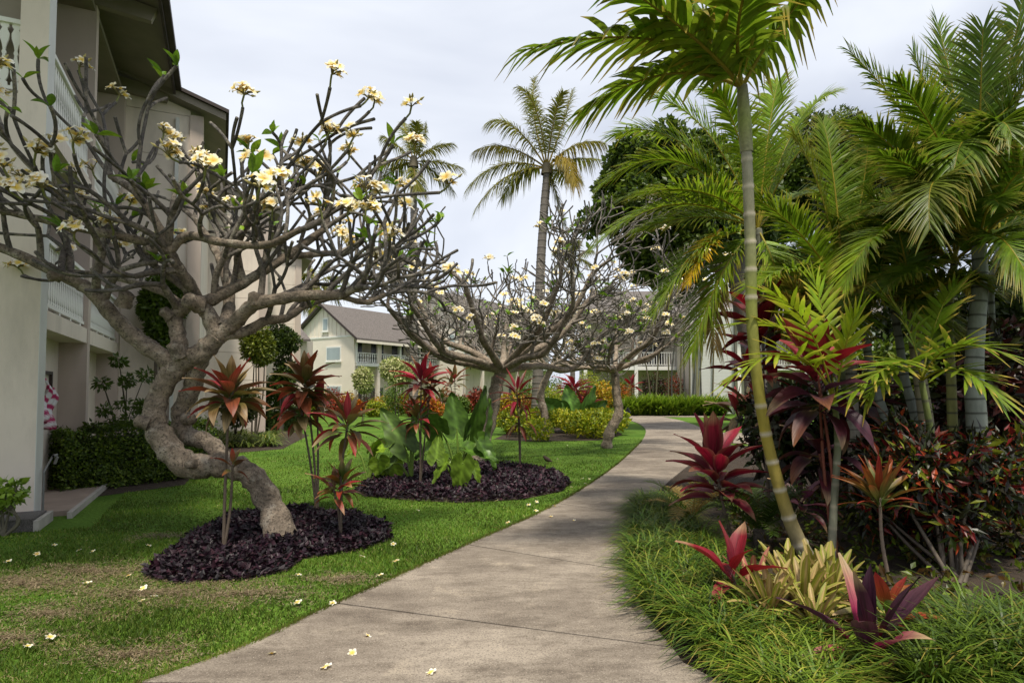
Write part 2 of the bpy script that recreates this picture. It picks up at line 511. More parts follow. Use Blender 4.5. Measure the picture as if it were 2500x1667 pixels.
# the path: pairs of edge points at each joint
EDGE_L = [Vector((-8, -6, 0)), Vector((-4.9, 0.9, 0))] + [G(*p) for p in
          [(330, 1680), (820, 1480), (1140, 1335), (1361, 1233), (1488, 1150), (1545, 1100), (1574, 1066), (1572, 1044), (1540, 1028), (1470, 1017)]]
EDGE_R = [Vector((4.5, -6, 0)), Vector((2.6, 0.9, 0))] + [G(*p) for p in
          [(1800, 1700), (1640, 1590), (1530, 1400), (1552, 1262), (1640, 1172), (1715, 1115), (1770, 1082), (1718, 1048), (1665, 1028), (1610, 1017)]]
NS = 8
eL = catmull(EDGE_L, NS); eR = catmull(EDGE_R, NS)
eL[:, 2] = 0; eR[:, 2] = 0
pathpoly = [tuple(p[:2]) for p in eL] + [tuple(p[:2]) for p in eR[::-1]]
path = sheet('path', pathpoly, 0.008, M['soil'])
def lerp_edge(E, t):
    t = max(0.0, min(len(E) - 1.001, t)); i = int(t); f = t - i
    return E[i] * (1 - f) + E[i + 1] * f
for j in range(len(EDGE_L) - 1):
    a, b = j * NS, (j + 1) * NS
    L0 = np.linalg.norm((eL[a] + eR[a]) / 2 - (eL[b] + eR[b]) / 2)
    g = min(0.010 / max(L0, 0.1) * NS, 0.4)
    ts = np.linspace(a + g, b - g, NS + 1)
    l = [lerp_edge(eL, t) for t in ts]; r = [lerp_edge(eR, t) for t in ts]
    mb = MB()
    n = len(ts)
    v = []
    for z in (0.030, 0.0):
        for k in range(n):
            lw = l[k] + (r[k] - l[k]) * 0.0
            v.append((lw[0], lw[1], z)); v.append((r[k][0], r[k][1], z))
    f = []
    for k in range(n - 1):
        f.append((2 * k, 2 * k + 1, 2 * k + 3, 2 * k + 2))
        f.append((2 * k + 2, 2 * n + 2 * k + 2, 2 * n + 2 * k, 2 * k))
        f.append((2 * k + 1, 2 * n + 2 * k + 1, 2 * n + 2 * k + 3, 2 * k + 3))
    f.append((0, 2 * n, 2 * n + 1, 1)); f.append((2 * n - 2, 2 * n - 1, 4 * n - 1, 4 * n - 2))
    mb.add(v, f)
    o = mb.build('slab', M['path'], path)
# side branch to the right and far cross path
branch = [G(1722, 1056), G(1790, 1057), G(1900, 1060), G(2100, 1064), G(2100, 1094), G(1900, 1088), G(1790, 1083), G(1728, 1079)]
sheet('side_path', [(p.x, p.y) for p in branch], 0.020, M['path'])
cross = [G(1440, 1010.5), G(1500, 1010), G(1600, 1010), G(1720, 1013), G(1720, 1018.6), G(1610, 1018), G(1470, 1018), G(1430, 1016)]
sheet('cross_path', [(p.x, p.y) for p in cross], 0.016, M['path'])

# planted bed to the right of the path
bed_poly = [tuple(eR[k][:2]) for k in range(NS, NS * 8 + 1)]
e = G(1735, 1080)
bed_poly += [tuple(G(1790, 1086)[:2]), tuple(G(2000, 1100)[:2]), (9.5, 17.5), (16, 17.0), (16, 0.9)]
sheet('garden_soil', bed_poly, 0.004, M['soil'])

def px_poly(pts): return [tuple(G(*p)[:2]) for p in pts]
BED1 = px_poly([(348, 1395), (420, 1345), (480, 1300), (560, 1262), (640, 1252), (760, 1252), (880, 1262), (950, 1285), (955, 1318), (880, 1345), (740, 1365), (700, 1395), (600, 1418), (430, 1425), (360, 1412)])
BED2 = px_poly([(868, 1200), (900, 1170), (960, 1145), (1080, 1130), (1180, 1136), (1300, 1142), (1370, 1160), (1392, 1182), (1370, 1200), (1270, 1220), (1120, 1228), (980, 1220), (890, 1212)])
sheet('planting_bed', BED1, 0.006, M['soil'])
sheet('planting_bed', BED2, 0.006, M['soil'])
BED3 = px_poly([(1205, 1072), (1260, 1048), (1400, 1040), (1500, 1045), (1520, 1062), (1460, 1075), (1300, 1078)])
sheet('planting_bed', BED3, 0.006, M['soil'])

# ================================================================== LEFT BUILDING
LO = G(81, 1275)
bdir = Vector(((542 - 1250) / FPX, 1, 0)).normalized()
ndir = Vector((bdir.y, -bdir.x, 0))
def LB(s, l, z):
    return (LO.x + ndir.x * s + bdir.x * l, LO.y + ndir.y * s + bdir.y * l, z)
Z1, Z2, ZE = 2.82, 5.47, 8.75
hotel = thing('apartment_building', LB(-1, 4, 0), 'three storey beige building with white cut-out balcony railings on the left', 'building')
def lb(name, m, *boxes):
    mb = MB()
    for b in boxes:
        mb.box(*b, fr=LB)
    return mb.build(name, m, hotel)
RC = -0.42      # ground floor recess
RU = -2.3       # upper recess
# near end wall (with an upper opening) and fins
lb('pier', M['stucco'], (-0.31, 0, 0, 0.34, 0.02, ZE))
lb('skylit_trim', M['trim'], (0.0, 0.006, 0.0, 0.34, 0.03, ZE - 0.01))  # pale trim layer; the front face's sky-lit tone is painted on
lb('end_wall', M['stucco'], (-4.5, -0.31, 0.002, 0.30, 0.02, 5.62), (-4.5, -0.31, 0.002, 0.30, 8.0, ZE))
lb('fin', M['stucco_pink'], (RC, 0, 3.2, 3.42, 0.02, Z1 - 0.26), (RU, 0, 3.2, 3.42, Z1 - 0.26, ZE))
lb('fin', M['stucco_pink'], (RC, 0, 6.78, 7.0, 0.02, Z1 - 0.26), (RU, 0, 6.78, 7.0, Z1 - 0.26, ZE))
lb('back_wall', M['stucco'], (RC - 0.2, RC, 0.34, 3.2, 0.02, Z1 - 0.26), (RC - 0.2, RC, 3.42, 6.78, 0.02, Z1 - 0.26),
   (-3, RU - 0.2, 0.34, 7, 0.02, 0.1))
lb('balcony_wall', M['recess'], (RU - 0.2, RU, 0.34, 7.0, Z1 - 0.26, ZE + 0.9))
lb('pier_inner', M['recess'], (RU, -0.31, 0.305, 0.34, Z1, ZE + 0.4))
lb('ceiling', M['soffit'], (RU, -0.02, 0.345, 6.77, ZE - 0.12, ZE - 0.02))
for (l0, l1) in ((0.345, 3.195), (3.425, 6.775)):
    for zf in (Z1, Z2):
        sl = lb('balcony_slab', M['stucco'], (RU, -0.012, l0, l1, zf - 0.26, zf))
for (l0, l1) in ((0.8, 2.6), (3.9, 6.2)):
    for zf in (Z1, Z2):
        d = lb('balcony_door', M['dark'], (RU, RU + 0.03, l0, l1, zf + 0.01, zf + 2.05))
        mb = MB()
        for q in np.linspace(l0, l1, 4):
            mb.box(RU + 0.03, RU + 0.07, q - 0.03, q + 0.03, zf, zf + 2.08, fr=LB)
        mb.build('door_frame', M['trim'], d)
# siding joints on the ground floor back wall: proud bands
for z in (0.75, 1.55):
    lb('wall_band', M['stucco'], (RC, RC + 0.008, 0.345, 3.195, z, z + 0.018))
# sawn baluster: flat board with a vase outline
def baluster_mesh(name, h, w=0.105, t=0.03):
    prof = [(0.0, 0.42), (0.06, 0.42), (0.08, 0.22), (0.14, 0.42), (0.22, 0.50), (0.30, 0.44), (0.40, 0.22), (0.48, 0.13),
            (0.52, 0.24), (0.56, 0.13), (0.64, 0.22), (0.74, 0.44), (0.82, 0.48), (0.90, 0.24), (0.93, 0.42), (1.0, 0.42)]
    prof = prof[::1]
    mb = MB()
    v = []
    for z, x in prof:
        for (sx, sy) in ((-1, -1), (1, -1), (1, 1), (-1, 1)):
            v.append((sx * x * w * 1.05, sy * t / 2, z * h))
    f = []
    n = len(prof)
    for k in range(n - 1):
        a = 4 * k
        for q in range(4):
            b = (q + 1) % 4
            f.append((a + q, a + b, a + 4 + b, a + 4 + q))
    f += [(0, 3, 2, 1), (4 * n - 4, 4 * n - 3, 4 * n - 2, 4 * n - 1)]
    mb.add(v, f)
    me = mb.mesh(name)
    me.materials.append(M['white'])
    return me
bal_near = baluster_mesh('baluster', 0.86)
bang = math.atan2(bdir.y, bdir.x)
def balustrade(parent, fr, ang, l0, l1, s, zf, me, step, H=1.02, low=0.12, thick=0.07, m=None):
    m = m or M['white']
    mb = MB()
    mb.box(s - thick / 2 - 0.02, s + thick / 2 + 0.02, l0, l1, zf + H - 0.06, zf + H, fr=fr)
    mb.box(s - thick / 2, s + thick / 2, l0, l1, zf + low - 0.05, zf + low, fr=fr)
    x = l0 + 0.3
    while x < l1:
        mb.box(s - 0.03, s + 0.03, x - 0.04, x + 0.04, zf, zf + low - 0.05, fr=fr)
        x += 0.75
    rail = mb.build('railing', m, parent)
    n = int((l1 - l0) / step)
    for k in range(n):
        l = l0 + (k + 0.5) * (l1 - l0) / n
        p = fr(s, l, zf + low)
        piece('baluster', me, rail, p, (0, 0, ang))
    return rail
for (l0, l1) in ((0.345, 3.195), (3.425, 6.775)):
    for zf in (Z1, Z2):
        balustrade(hotel, LB, bang, l0, l1, -0.09, zf, bal_near, 0.125)
# railing of the nearer unit's opening
def LBt(s, l, z): return LB(l, s, z)
balustrade(hotel, LBt, math.atan2(ndir.y, ndir.x), -2.6, -0.31, 0.12, 5.62, bal_near, 0.125)
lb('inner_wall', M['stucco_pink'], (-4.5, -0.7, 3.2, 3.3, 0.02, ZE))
# roof: soffit, beams, fascia, gutter
mb = MB()
mb.prism([(-5, ZE + 1.62), (1.0, ZE + 0.22), (1.0, ZE + 0.36), (-5, ZE + 1.78)], -6.0, 7.35, lambda u, a, v: LB(u, a, v))
roof = mb.build('roof', M['soffit'], hotel)
mb = MB()
mb.prism([(-5, ZE + 1.785), (1.06, ZE + 0.365), (1.06, ZE + 0.43), (-5, ZE + 1.86)], -6.0, 7.42, lambda u, a, v: LB(u, a, v))
mb.build('shingles', M['shingle'], roof)
mb = MB()
mb.box(1.0, 1.05, -6, 7.40, ZE + 0.12, ZE + 0.36, fr=LB)
mb.build('fascia', M['darkwood'], roof)
mb = MB()
mb.box(1.052, 1.17, -6, 7.38, ZE + 0.22, ZE + 0.34, fr=LB)
mb.build('gutter', M['darkwood'], roof)
for l in (0.10, 3.24, 6.82):
    mb = MB()
    mb.prism([(-1.7, ZE + 0.6), (-1.7, ZE + 0.2), (0.85, ZE - 0.04), (0.95, ZE + 0.22)], l, l + 0.14, lambda u, a, v: LB(u, a, v))
    mb.build('beam', M['soffit'], hotel)
# stepped end walls further along
def end_unit(l0, l1, s0, s1, zc, pil=0.3):
    slope = 0.33
    # panels with open joints, the top one cut to the roof line
    z = 0.02
    tops = []
    while z < zc - 0.4:
        z2 = min(z + 1.05, zc - 0.05)
        tops.append((z, z2)); z = z2 + 0.012
    for (a, b) in tops:
        lb('panel', M['stucco'], (s0, s1 - pil, l0, l0 + 0.15, a, b))
    a = tops[-1][1] + 0.012
    mb = MB()
    mb.prism([(s0, a), (s1 - pil, a), (s1 - pil, zc + slope * pil), (s0, zc + slope * (s1 - s0))], l0, l0 + 0.15, lambda u, q, v: LB(u, q, v))
    mb.build('gable_panel', M['stucco'], hotel)
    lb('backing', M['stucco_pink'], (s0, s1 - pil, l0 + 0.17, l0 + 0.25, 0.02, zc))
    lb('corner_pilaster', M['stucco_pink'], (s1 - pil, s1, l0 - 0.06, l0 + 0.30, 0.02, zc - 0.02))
    lb('side_wall', M['stucco'], (s1 - 0.2, s1 - 0.03, l0 + 0.30, l1, 0.02, zc - 0.02))
    mb = MB()
    mb.prism([(s0 - 2, zc + 0.06 + slope * (s1 - s0 + 2)), (s1 + 0.5, zc + 0.06 - slope * 0.5), (s1 + 0.5, zc + 0.24 - slope * 0.5), (s0 - 2, zc + 0.24 + slope * (s1 - s0 + 2))],
             l0 - 0.30, l1, lambda u, q, v: LB(u, q, v))
    rf = mb.build('roof', M['soffit'], hotel)
    mb = MB()
    mb.prism([(s0 - 2, zc + 0.245 + slope * (s1 - s0 + 2)), (s1 + 0.57, zc + 0.245 - slope * 0.57), (s1 + 0.57, zc + 0.33 - slope * 0.57), (s0 - 2, zc + 0.33 + slope * (s1 - s0 + 2))],
             l0 - 0.38, l1, lambda u, q, v: LB(u, q, v))
    mb.build('shingles', M['darkwood'], rf)
end_unit(7.0, 16.0, -1.8, 1.66, 8.55)
end_unit(16.0, 25.0, -0.5, 3.75, 8.75)
end_unit(25.0, 36.0, 1.6, 6.0, 8.9)
lb('downspout', M['trim'], (1.05, 1.13, 6.92, 6.99, 0.02, 8.4))
# patio, kerb, ledge
lbs = []
mb = MB(); mb.box(RC, 0.34, 0.36, 3.1, 0.0, 0.07, fr=LB)
tag(mb.build('patio', M['patio']), kind='structure')
mb = MB(); mb.box(0.342, 0.40, 0.10, 3.2, 0.0, 0.085, fr=LB)
tag(mb.build('kerb', M['kerb']), kind='structure')
mb = MB(); mb.box(-4.0, 0.14, -0.62, -0.005, 0.0, 0.15, fr=LB)
tag(mb.build('gravel_ledge', M['gravel']), kind='structure')
mb = MB(); mb.box(0.145, 0.20, -0.66, 0.06, 0.0, 0.13, fr=LB)
tag(mb.build('kerb', M['kerb']), kind='structure')

# towel on a rack
tw = thing('towel_rack', LB(RC, 1.6, 1.7), 'brown wooden wall rack holding the striped towel', 'rack')
mb = MB(); mb.box(RC + 0.01, RC + 0.05, 0.62, 2.62, 1.98, 2.03, fr=LB); mb.build('rail', M['darkwood'], tw)
mb = MB(); mb.box(RC + 0.01, RC + 0.05, 2.57, 2.62, 1.50, 1.98, fr=LB); mb.build('bracket', M['darkwood'], tw)
mb = MB()
nu, nv = 17, 30
V = []; C = []
for j in range(nv):
    v = j / (nv - 1)
    for i in range(nu):
        u = i / (nu - 1)
        wdt = 0.98 - 0.32 * math.sin(v * PI) ** 2
        l = 2.02 + (u - 0.5) * 0.80 * wdt - 0.20 * v ** 2 + 0.05 * math.sin(7 * v)
        s = RC + 0.12 + 0.045 * math.sin(u * 19 + v * 4) * (0.4 + v) + 0.03 * math.sin(v * 9)
        z = 1.80 - 0.66 * v - 0.10 * (u - 0.5) * 2 + 0.03 * math.sin(u * 9)
        V.append(LB(s, l, z))
        band = (v * 4.6 + (0.25 if v < 0.6 else 0) + (u * 0.0 if v < 0.62 else u * 3.2)) % 1.0
        C.append((0.46, 0.018, 0.12) if band < 0.5 else (0.78, 0.76, 0.78))
F = [(j * nu + i, j * nu + i + 1, (j + 1) * nu + i + 1, (j + 1) * nu + i) for j in range(nv - 1) for i in range(nu - 1)]
mb.add(V, F, np.array(C))
tow = mb.build('towel', M['petal'], None, True)
sol = tow.modifiers.new('thick', 'SOLIDIFY'); sol.thickness = 0.012
tag(tow, 'magenta and white striped towel hanging in the ground floor recess', 'towel')
# water pipe with tap on the near pier
pipe = thing('garden_tap', LB(0.06, 0.2, 0), 'thin grey water pipe with a small tap beside the near pier', 'tap')
mb = MB(); tube(mb, [LB(0.05, 0.22, 0.0), LB(0.05, 0.22, 0.62), LB(0.05, 0.3, 0.66), LB(RC + 0.05, 2.9, 0.66)], 0.014, 6, (0.2, 0.2, 0.19)); mb.build('pipe', M['metal'], pipe)
mb = MB(); tube(mb, [LB(0.03, 0.9, 0.66), LB(0.06, 0.9, 0.76)], 0.02, 6); tube(mb, [LB(0.03, 0.8, 0.78), LB(0.03, 1.0, 0.78)], 0.02, 6); mb.build('tap_handle', M['metal'], pipe)

# ================================================================== FAR GABLED BUILDINGS
fe = Vector((0.547, 0.837, 0)); fg = Vector((-0.837, 0.547, 0))
bal_far = baluster_mesh('baluster', 0.66, 0.13, 0.03)
def gable_house(name, px, D, Lf, wid, ze, zr, label, zslab, win=True):
    o = W(px, 955, D); O = Vector((o.x, o.y, 0))
    fr = lambda q, l, z: (O.x + fg.x * q + fe.x * l, O.y + fg.y * q + fe.y * l, z)
    t = thing(name, tuple(O), label, 'building')
    def part(nm, m, *bx, par=None):
        mb = MB()
        for b in bx: mb.box(*b, fr=fr)
        return mb.build(nm, m, par or t)
    dep = 1.5
    part('wall', M['cream'], (0, wid, 0, 0.2, 0.02, ze))
    zt = ze + 0.005
    mb = MB()
    mb.prism([(0, zt), (wid, zt), (wid / 2, zr - 0.05)], 0.01, 0.2, fr); gb = mb.build('gable', M['cream'], t)
    part('band', M['white'], (-0.02, wid, -0.05, 0.0, ze - 0.12, ze + 0.02))
    k = 0.5
    while k < wid:
        top = zt + (zr - zt) * (1 - abs(k - wid / 2) / (wid / 2)) - 0.12
        if top > ze + 0.15:
            part('batten', M['cream'], (k - 0.03, k + 0.03, -0.03, 0.01, ze + 0.03, top), par=gb)
        k += 0.55
    # rake boards
    for sgn in (0, 1):
        mb = MB()
        a = (-0.7, ze - (zr - ze) / (wid / 2) * 0.7) if sgn == 0 else (wid + 0.7, ze - (zr - ze) / (wid / 2) * 0.7)
        b = (wid / 2, zr)
        mb.prism([a, b, (b[0], b[1] + 0.22), (a[0], a[1] + 0.22)], -0.40, -0.34, fr)
        mb.build('rake_board', M['darkwood'], t)
    # roof planes
    for sgn in (0, 1):
        a = (-0.7, ze - (zr - ze) / (wid / 2) * 0.7) if sgn == 0 else (wid + 0.7, ze - (zr - ze) / (wid / 2) * 0.7)
        b = (wid / 2, zr)
        mb = MB()
        mb.prism([(a[0], a[1] + 0.06), (b[0], b[1] + 0.06), (b[0], b[1] + 0.20), (a[0], a[1] + 0.20)], -0.335, Lf + 0.4, fr)
        rf = mb.build('roof', M['shingle'], t)
    part('eave_board', M['cream'], (-0.72, -0.66, -0.33, Lf, ze - (zr - ze) / (wid / 2) * 0.7 - 0.16, ze - (zr - ze) / (wid / 2) * 0.7 + 0.05))
    # facade: back wall, slab, posts, balconies, doors
    part('back_wall', M['stucco'], (dep, dep + 0.2, 0.2, Lf, 0.02, ze + 0.5))
    part('corner_pier', M['cream'], (0.0, dep, 0.2, 0.5, 0.02, zslab - 0.25))
    part('balcony_slab', M['white'], (-0.1, dep, 0.21, Lf, zslab - 0.25, zslab))
    posts = np.linspace(0.25, Lf - 0.1, 6)
    for i, l in enumerate(posts):
        w = 0.24 if i == 1 else 0.10
        part('post', M['stucco'] if i == 1 else M['white'], (-0.06, 0.10, l - w, l + w, zslab, ze + 0.1))
        part('post', M['stucco'], (0.0, 0.3, l - 0.15, l + 0.15, 0.02, zslab - 0.25))
    ang = math.atan2(fe.y, fe.x)
    for i in range(5):
        balustrade(t, fr, ang, posts[i] + 0.12, posts[i + 1] - 0.12, 0.0, zslab, bal_far, 0.24, 0.86, 0.10)
    for i in range(5):
        for z0 in (zslab, 0.02):
            l0 = posts[i] + 0.5
            d = part('balcony_door', M['dark'], (dep - 0.03, dep, l0, l0 + 1.5, z0, z0 + 2.0))
            part('door_frame', M['white'], (dep - 0.06, dep - 0.03, l0 + 0.70, l0 + 0.78, z0, z0 + 2.02), par=d)
    part('end_wall', M['stucco'], (0, wid, Lf, Lf + 0.2, 0.02, ze))
    part('rear_wall', M['cream'], (wid - 0.2, wid, 0.2, Lf, 0.02, ze))
    if win:
        for (q0, q1, z0, z1) in win:
            w = part('window', M['white'], (q0 - 0.12, q1 + 0.12, -0.06, 0.0, z0 - 0.12, z1 + 0.12))
            part('pane', M['glass'], (q0, q1, -0.08, -0.06, z0, z1), par=w)
            part('sill', M['white'], (q0 - 0.2, q1 + 0.2, -0.14, -0.06, z0 - 0.22, z0 - 0.12), par=w)
    return t, fr
gable_house('gabled_house', 863, 50, 13.2, 7.6, 6.3, 8.95, 'cream gabled house with brown shingle roof behind the flower beds', 4.05,
            [(1.6, 3.2, 4.35, 5.35), (1.5, 3.1, 1.0, 2.1), (3.2, 3.7, 6.9, 7.8)])
gable_house('gabled_house', 1128, 57, 16, 7.6, 7.9, 11.4, 'taller cream gabled house half hidden behind the bare plumeria branches', 4.3,
            [(0.9, 1.5, 5.6, 7.0)])
# low brown roof against the first gable
o = W(735, 955, 47)
mb = MB()
shed = thing('entry_shelter', (o.x - 1, o.y, 0), 'low beige entry shelter with dark roof beside the gabled house', 'shelter')
p = lambda px, py, D: tuple(W(px, py, D))
a, b, c, d = W(690, 770, 46), W(733, 815, 45), W(764, 830, 45.5), W(735, 812, 48)
mb.add([W(680, 812, 46), W(764, 832, 45.5), W(764, 826, 45.7), W(735, 812, 47.5), W(680, 790, 47.5)], [(0, 1, 2, 3, 4)])
x0, x1 = W(660, 955, 46).x, W(764, 955, 46).x
mb = MB(); mb.add([(x0, 45.3, 5.4), (x1, 45.3, 5.4), (x1 - 1.6, 47.5, 6.6), (x0, 47.5, 6.6), (x0, 45.3, 5.55), (x1, 45.3, 5.55), (x1 - 1.6, 47.5, 6.75), (x0, 47.5, 6.75)], BOXF)
mb.build('roof', M['shingle'], shed)
mb = MB(); mb.box(x0, x1 - 0.5, 46.0, 47.4, 0.02, 5.6); mb.build('wall', M['stucco'], shed)

# ================================================================== RIGHT FAR BUILDING
KX, KZ = 50.0 / 36.0, 1.25
t = thing('balcony_block', (W(1560, 955, 50).x, 50, 0), 'long pale building with upright balcony bars behind the dark tree', 'building')
def rb(nm, m, x0, x1, y0, y1, z0, z1, par=None):
    mb = MB(); mb.box(x0 * KX, x1 * KX, y0 * KX, y1 * KX, z0 * KZ, z1 * KZ); return mb.build(nm, m, par or t)
XA, XB, XC, XD, XE = [W(q, 955, 36).x for q in (1425, 1553, 1690, 1800, 2330)]
rb('back_wall', M['stucco'], XA, XC, 38.0, 38.3, 0.02, 6.2)
rb('back_wall', M['stucco'], XC + 0.1, XE, 38.0, 38.3, 0.02, 6.2)
for (a, b) in ((XA, XC), (XD, XE)):
    rb('balcony_slab', M['white'], a, b, 36.0, 38.0, 2.75, 3.0)
    mb = MB(); mb.box(a * KX, b * KX, 36.02 * KX, 36.08 * KX, 3.86 * KZ, 3.92 * KZ); mb.box(a * KX, b * KX, 36.02 * KX, 36.08 * KX, 3.08 * KZ, 3.12 * KZ); rl = mb.build('railing', M['white'], t)
    bm = MB(); bm.box(-0.024, 0.024, -0.02, 0.02, 0, 0.74 * KZ); bme = bm.mesh('bar'); bme.materials.append(M['white'])
    x = a + 0.1
    while x < b - 0.05:
        piece('bar', bme, rl, (x * KX, 36.05 * KX, 3.12 * KZ)); x += 0.15
for x in (XA + 0.1, XB, XC - 0.15, XD + 0.1, XD + 4, XD + 8):
    rb('post', M['white'], x - 0.1, x + 0.1, 35.9, 35.99, 0.02, 6.1)
for x in (XA + 1.0, XB + 0.8, XD + 1.2, XD + 5):
    for z0 in (0.02, 3.0):
        d = rb('balcony_door', M['dark'], x, x + 1.3, 37.95, 38.0, z0, z0 + 2.1)
        rb('door_frame', M['white'], x + 0.6, x + 0.68, 37.9, 37.95, z0, z0 + 2.12, d)
rb('roof', M['shingle'], XA - 0.6, XE + 1, 35.2, 39, 6.2, 6.45)
mb = MB(); mb.add([(x * KX, y * KX, z * KZ) for x, y, z in [(XA - 0.6, 35.2, 6.455), (XE + 1, 35.2, 6.455), (XE + 1, 42, 9.0), (XA + 1.4, 42, 9.0), (XA - 0.6, 44, 6.455)]], [(0, 1, 2, 3), (0, 3, 4)])
mb.build('roof_slope', M['shingle'], t)
# horizontal siding on the projecting end wall
x0, x1 = W(1686, 955, 46).x, W(1793, 955, 46).x
mb = MB(); mb.box(x0 + 0.03, x1 - 0.03, 46.06, 49.8, 0.02, 8.0); mb.build('end_core', M['stucco'], t)
sb = MB(); sb.box(0, x1 - x0, -0.03, 0.05, 0, 0.245); sme = sb.mesh('siding_board'); sme.materials.append(M['trim'])
for k in range(31):
    piece('siding_board', sme, t, (x0, 46.0, 0.05 + k * 0.255), (R(2.5), 0, 0))

# ================================================================== PLANT BUILDERS
# ---- frond: pinnate palm leaf along a quadratic curve
def frond_mesh(mb, base, ctrl, tip, n=46, ll=0.55, lw=0.035, droop=0.35, lift=0.35, col=(0.06, 0.13, 0.015), tipcol=None, start=0.16,
               ang0=62, ang1=24, rach=0.018, rcol=(0.14, 0.17, 0.03), up=(0, 0, 1), rough=0.12, broken=0.0, dirn=None, endl=0.45):
    b, c, t = [np.asarray(q, float) for q in (base, ctrl, tip)]
    u = np.linspace(0, 1, 18)[:, None]
    pts = b * (1 - u) ** 2 + 2 * c * u * (1 - u) + t * u ** 2
    tube(mb, pts, np.linspace(rach, rach * 0.18, 18), 5, rcol, cap=False)
    T = np.linspace(start, 0.995, n)
    T = np.concatenate([T, T + (1 - start) / n * 0.5]); T = np.clip(T, 0, 0.998)
    sg = np.concatenate([np.ones(n), -np.ones(n)])
    Mn = 2 * n
    keep = rng.random(Mn) > broken
    T = T[keep]; sg = sg[keep]; Mn = len(T)
    tt = T[:, None]
    p0 = b * (1 - tt) ** 2 + 2 * c * tt * (1 - tt) + t * tt ** 2
    tg = 2 * (1 - tt) * (c - b) + 2 * tt * (t - c)
    tg /= np.linalg.norm(tg, axis=1)[:, None] + 1e-9
    upv = np.tile(np.asarray(up, float), (Mn, 1))
    S = np.cross(tg, upv); S /= np.linalg.norm(S, axis=1)[:, None] + 1e-6
    N = np.cross(S, tg)
    s = (T - start) / (1 - start)
    al = np.radians(ang0 + (ang1 - ang0) * s ** 1.2 + rng.normal(size=Mn) * 5)
    lf = lift * (1 - 0.4 * s) + rng.normal(size=Mn) * rough
    d = np.cos(al)[:, None] * tg + np.sin(al)[:, None] * (sg[:, None] * S * np.cos(lf)[:, None] + N * np.sin(lf)[:, None])
    d /= np.linalg.norm(d, axis=1)[:, None]
    prof = np.interp(s, [0, 0.12, 0.35, 0.7, 1], [0.6, 0.85, 1.0, 0.85, endl])
    L = ll * prof * (1 + rng.normal(size=Mn) * 0.07)
    wd = lw * np.interp(s, [0, 0.5, 1], [0.9, 1.0, 0.6])
    dr = droop * (1 + rng.normal(size=Mn) * 0.3)
    U = np.array([0, 0.12, 0.38, 0.68, 1.0]); PW = np.array([0.35, 0.85, 1.0, 0.75, 0.06])
    nrm = np.cross(d, S * sg[:, None]); nrm = N - d * np.sum(N * d, axis=1)[:, None]
    nrm /= np.linalg.norm(nrm, axis=1)[:, None] + 1e-9
    wv = np.cross(d, nrm)
    V = np.zeros((Mn, 5, 3, 3))
    for k in range(5):
        ctr = p0 + d * (L * U[k])[:, None] + np.array([0, 0, -1.0]) * (dr * L * U[k] ** 2.2)[:, None]
        h = wv * (wd * 0.5 * PW[k])[:, None]
        fold = nrm * (wd * 0.16 * PW[k])[:, None]
        V[:, k, 0] = ctr - h - fold * 0.6; V[:, k, 1] = ctr + fold * 0.6; V[:, k, 2] = ctr + h - fold * 0.6
    f = []
    for k in range(4):
        for q in range(2):
            f.append((k * 3 + q, k * 3 + q + 1, k * 3 + q + 4, k * 3 + q + 3))
    f = np.array(f)
    F = (f[None] + (np.arange(Mn) * 15)[:, None, None]).reshape(-1, 4)
    cc = jitcol(col, Mn, 0.22, 0.08)
    CC = np.repeat(cc[:, None, None, :], 5, axis=1).repeat(3, axis=2)
    if tipcol is not None:
        w = np.array([0, 0, 0, 0.15, 0.85])[None, :, None, None] * (rng.random((Mn, 1, 1, 1)) < 0.7)
        CC = CC * (1 - w) + np.asarray(tipcol) * w
    mb.add(V.reshape(-1, 3), F, CC.reshape(-1, 3))

def palm_trunk(mb, pts, rad, ring=0.12, colA=(0.22, 0.20, 0.16), colB=(0.08, 0.075, 0.06), sides=12, bulge=0.06, band=0.14):
    P = catmull(pts, 12)
    seg = np.concatenate([[0], np.cumsum(np.linalg.norm(np.diff(P, axis=0), axis=1))])
    tot = seg[-1]
    step = ring / 8.0
    n = max(6, int(tot / step))
    s = np.linspace(0, tot, n)
    Q = np.stack([np.interp(s, seg, P[:, k]) for k in range(3)], 1)
    rb = np.interp(s / tot, np.linspace(0, 1, len(rad)), rad)
    ph = (s / ring) % 1.0
    r = rb * (1 + bulge * np.where(ph < band, 1.0, np.where(ph < band * 2, -0.4, 0.0)))
    w = np.where(ph < band, 1.0, 0.0)[:, None]
    cA = np.asarray(colA, float)
    if cA.ndim == 2:
        cA = np.stack([np.interp(s / tot, np.linspace(0, 1, len(cA)), cA[:, k]) for k in range(3)], 1)
    c = cA * (1 - w) + np.asarray(colB) * w
    tube(mb, Q, r, sides, c)

def palm(label, group, trunk_pts, rad, fronds, tkw=None, fkw=None, name='palm_tree', shaft=None, cat='palm tree'):
    base = Vector(trunk_pts[0]); 
    t = thing(name, (base.x, base.y, 0), label, cat, group)
    mb = MB(); palm_trunk(mb, [tuple(p) for p in trunk_pts], rad, **(tkw or {})); mb.build('trunk', M['trunk'], t, True)
    if shaft:
        mb = MB(); tube(mb, catmull([tuple(p) for p in shaft[0]], 6), shaft[1], 12, shaft[2]); mb.build('crown_shaft', M['stem'], t, True)
    for f in fronds:
        kw = dict(fkw or {})
        kw.update(f[3] if len(f) > 3 else {})
        mb = MB(); frond_mesh(mb, f[0], f[1], f[2], **kw)
        o = mb.build('frond', M['palm'], t, True)
    return t

